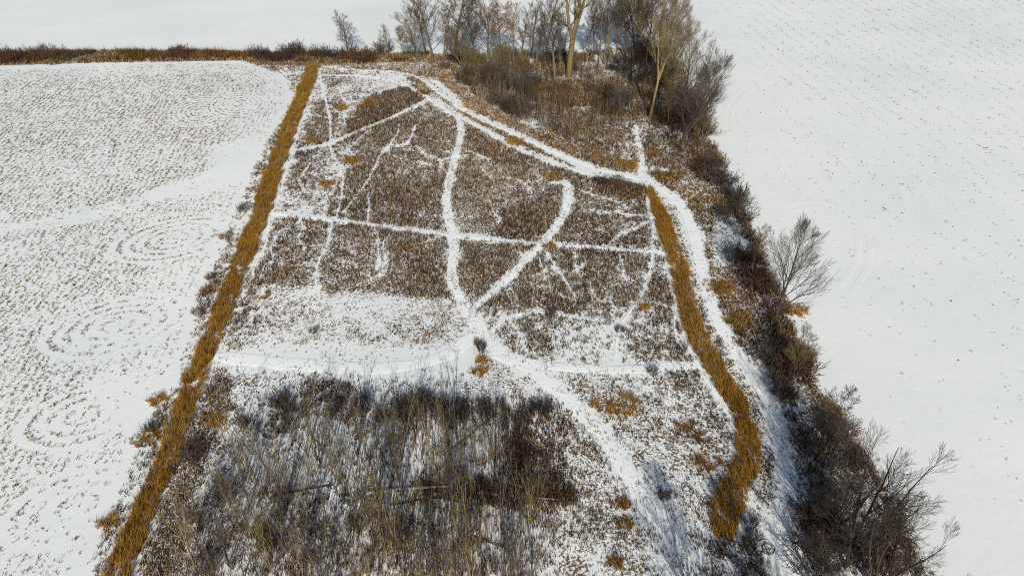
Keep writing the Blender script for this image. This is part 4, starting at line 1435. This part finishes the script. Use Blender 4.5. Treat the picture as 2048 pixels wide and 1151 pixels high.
# ------------------------------------------------------------------ wire plant cages
m_, n_, l_, b_ = new_mat('rusty_wire')
t_ = noise(n_, l_, 14, 3)
l_.new(mix(n_, l_, mapr(n_, l_, t_.outputs[0], .4, .6), (.035, .03, .028), (.075, .05, .035)), b_.inputs['Base Color'])
b_.inputs['Metallic'].default_value = .3
M_WIRE = m_


def cage(px, py, rad, h, label, tilt=0):
    x, y = G(px, py)
    rt = link('plant_cage', None, loc=(x, y, float(hgt(x, y)) + .03))
    rt.rotation_euler = (tilt, 0, 0)
    k = 22

    def ring(z, rr_):
        th = np.arange(k + 1) / k * 2 * math.pi
        return np.stack([rad * np.cos(th), rad * np.sin(th), np.full(k + 1, z)], 1), np.full(k + 1, rr_), 5
    for z, rr_ in ((h, .026), (h * .5, .01), (.02, .018)):
        V, F = tubes([ring(z, rr_)])
        link('hoop', mesh_np('hoop', V, F, M_WIRE, smooth=True), rt)
    for j in range(14):
        a = j / 14 * 6.283
        V, F = tubes([(np.array([[rad * math.cos(a), rad * math.sin(a), z] for z in (-.03, h * .5, h)]), np.full(3, .012), 3)])
        link('wire', mesh_np('wire', V, F, M_WIRE), rt)
    tag(rt, label, 'plant cage', 'round wire plant cages')


cage(1250, 1010, .48, .28, 'round wire cage with brown grass, leftmost of the row')
cage(1327, 993, .52, .36, 'round wire cage with tan grass, second from the left')
cage(1376, 982, .52, .30, 'round wire cage with snow inside, third from the left')
cage(1416, 1006, .52, .34, 'round wire cage near the tall grass, rightmost of the row')
cage(1536, 1098, .52, .30, 'round dark hoop cage lying on the snowy track')
for i, (px, py, lab) in enumerate([(1327, 993, 'tan dead grass inside the second hoop from left'), (1420, 1008, 'reddish weeds inside the hoop nearest the tall grass')]):
    r = np.random.default_rng(950 + i)
    n = 30
    a, q = r.random(n) * 6.28, np.sqrt(r.random(n)) * .38
    P = np.zeros((n, len(PALN)))
    P[:, 2 if i == 0 else 5] = 1
    P[:, 0] = .6
    V, F, C = blades(q * np.cos(a), q * np.sin(a), 8, np.full(n, .1), .2 + .15 * r.random(n), np.full(n, .04), .6, pick_cols(P, r), z0=np.zeros(n), seed=960 + i)
    x0, y0 = G(px, py)
    tag(link('grass_clump', mesh_np('grass_clump', V, F, M_BLADE, C), loc=(x0, y0, float(hgt(x0, y0)) + .02)), lab, 'grass clump', 'golden and brown grass clumps')

rank_labels()

# ------------------------------------------------------------------ thin whips and brush that nobody could count
def whips(name, label, poly, n, h0, h1, w, seed, pal, K=3):
    r = np.random.default_rng(seed)
    xy = in_poly(poly, n * 3, seed)
    q = fbm(xy[:, 0], xy[:, 1], 3.0, 300 + seed)
    xy = xy[(q > np.quantile(q, .55)) & (path_clear(xy[:, 0], xy[:, 1] + .8) > .6)][:n]
    n = len(xy)
    P = np.zeros((n, len(PALN)))
    for k, v in pal.items():
        P[:, PALN.index(k)] = v
    V, F, C = blades(xy[:, 0], xy[:, 1], K, np.full(n, .25), r.uniform(h0, h1, n), np.full(n, w), .28, pick_cols(P, r), seed=seed, mixin=.5)
    tag(link(name, mesh_np(name, V, F, M_BLADE, C)), label, 'brush', kind='stuff')


DK = {'dark': .5, 'brown': .3, 'purple': .35, 'rust': .08}
whips('brush', 'thin upright whips between the saplings of the young grove', GROVE, 3000, 1.2, 4.2, .024, 61, {'brown': .6, 'dark': .2, 'straw': .35, 'rust': .15}, 2)
whips('brush', 'dark tangled brush along the far edge of the young grove', [(470, 800), (560, 806), (640, 792), (760, 802), (860, 790), (960, 800), (1030, 795), (1020, 832), (940, 850), (840, 835), (740, 860), (640, 846), (540, 870), (470, 858)], 1000, .5, 1.4, .035, 62, dict(DK, straw=.15))
whips('brush', 'thin tall whips standing between the trees of the wood', [(880, 140), (930, 125), (1280, 112), (1340, 125), (1400, 210), (1415, 280), (1350, 300), (1290, 245), (1180, 295), (1060, 252), (960, 200)], 3200, 1.8, 5.5, .045, 69, {'brown': .4, 'dark': .35, 'straw': .4, 'purple': .2}, 2)
HP = dict(DK, gold=.12, straw=.25, rust=.25, frost=.12)
whips('brush', 'dark tangle of twigs filling the upper right-hand hedgerow', [(1385, 300), (1430, 300), (1485, 415), (1500, 450), (1450, 425), (1412, 370)], 1300, .6, 1.8, .055, 63, HP)
whips('brush', 'dark tangle of twigs around the fan-shaped tree in the hedgerow', [(1490, 510), (1535, 525), (1600, 690), (1620, 760), (1570, 700), (1520, 610)], 1300, .6, 1.7, .05, 68, HP)
whips('brush', 'dark tangle of twigs filling the lower right-hand hedgerow', [(1520, 690), (1620, 770), (1690, 860), (1760, 960), (1850, 1150), (1620, 1160), (1590, 1000), (1600, 900)], 1800, .5, 1.5, .04, 64, dict(DK, straw=.2, frost=.1, rust=.12))
whips('brush', 'brown tangle of twigs under the far hedgerow bushes', [(-60, 104), (470, 104), (860, 108), (880, 124), (640, 127), (480, 118), (-60, 128)], 5200, .8, 2.1, .08, 65, {'brown': .5, 'rust': .3, 'dark': .4, 'gold': .1})
whips('brush', 'grey and brown tangle of twigs between the trees of the wood', [(870, 125), (930, 112), (1280, 100), (1340, 110), (1400, 190), (1420, 280), (1370, 320), (1310, 330), (1290, 230), (1240, 210), (1060, 205), (1050, 245), (960, 205)], 6400, .7, 2.6, .05, 66, {'dark': .4, 'brown': .35, 'purple': .3, 'straw': .25, 'rust': .15, 'frost': .08})
whips('brush', 'brown tangle of twigs at the right side of the young grove', [(1010, 790), (1110, 820), (1145, 980), (1150, 1010), (960, 1015), (930, 980), (990, 900)], 1800, .5, 1.4, .045, 67, DK)
# alike branches of one corner of the clearing: told apart by how far left they lie
_seen = {}
for o in bpy.data.objects:
    if o.name.startswith('fallen_branch'):
        _seen.setdefault(o['label'], []).append(o)
for lab_, L_ in _seen.items():
    if len(L_) > 1:
        L_.sort(key=lambda o: o.location.x)
        for i_, o in enumerate(L_):
            o['label'] = lab_ + (', further left' if i_ == 0 else ', further right' if i_ == len(L_) - 1 else ', between two')
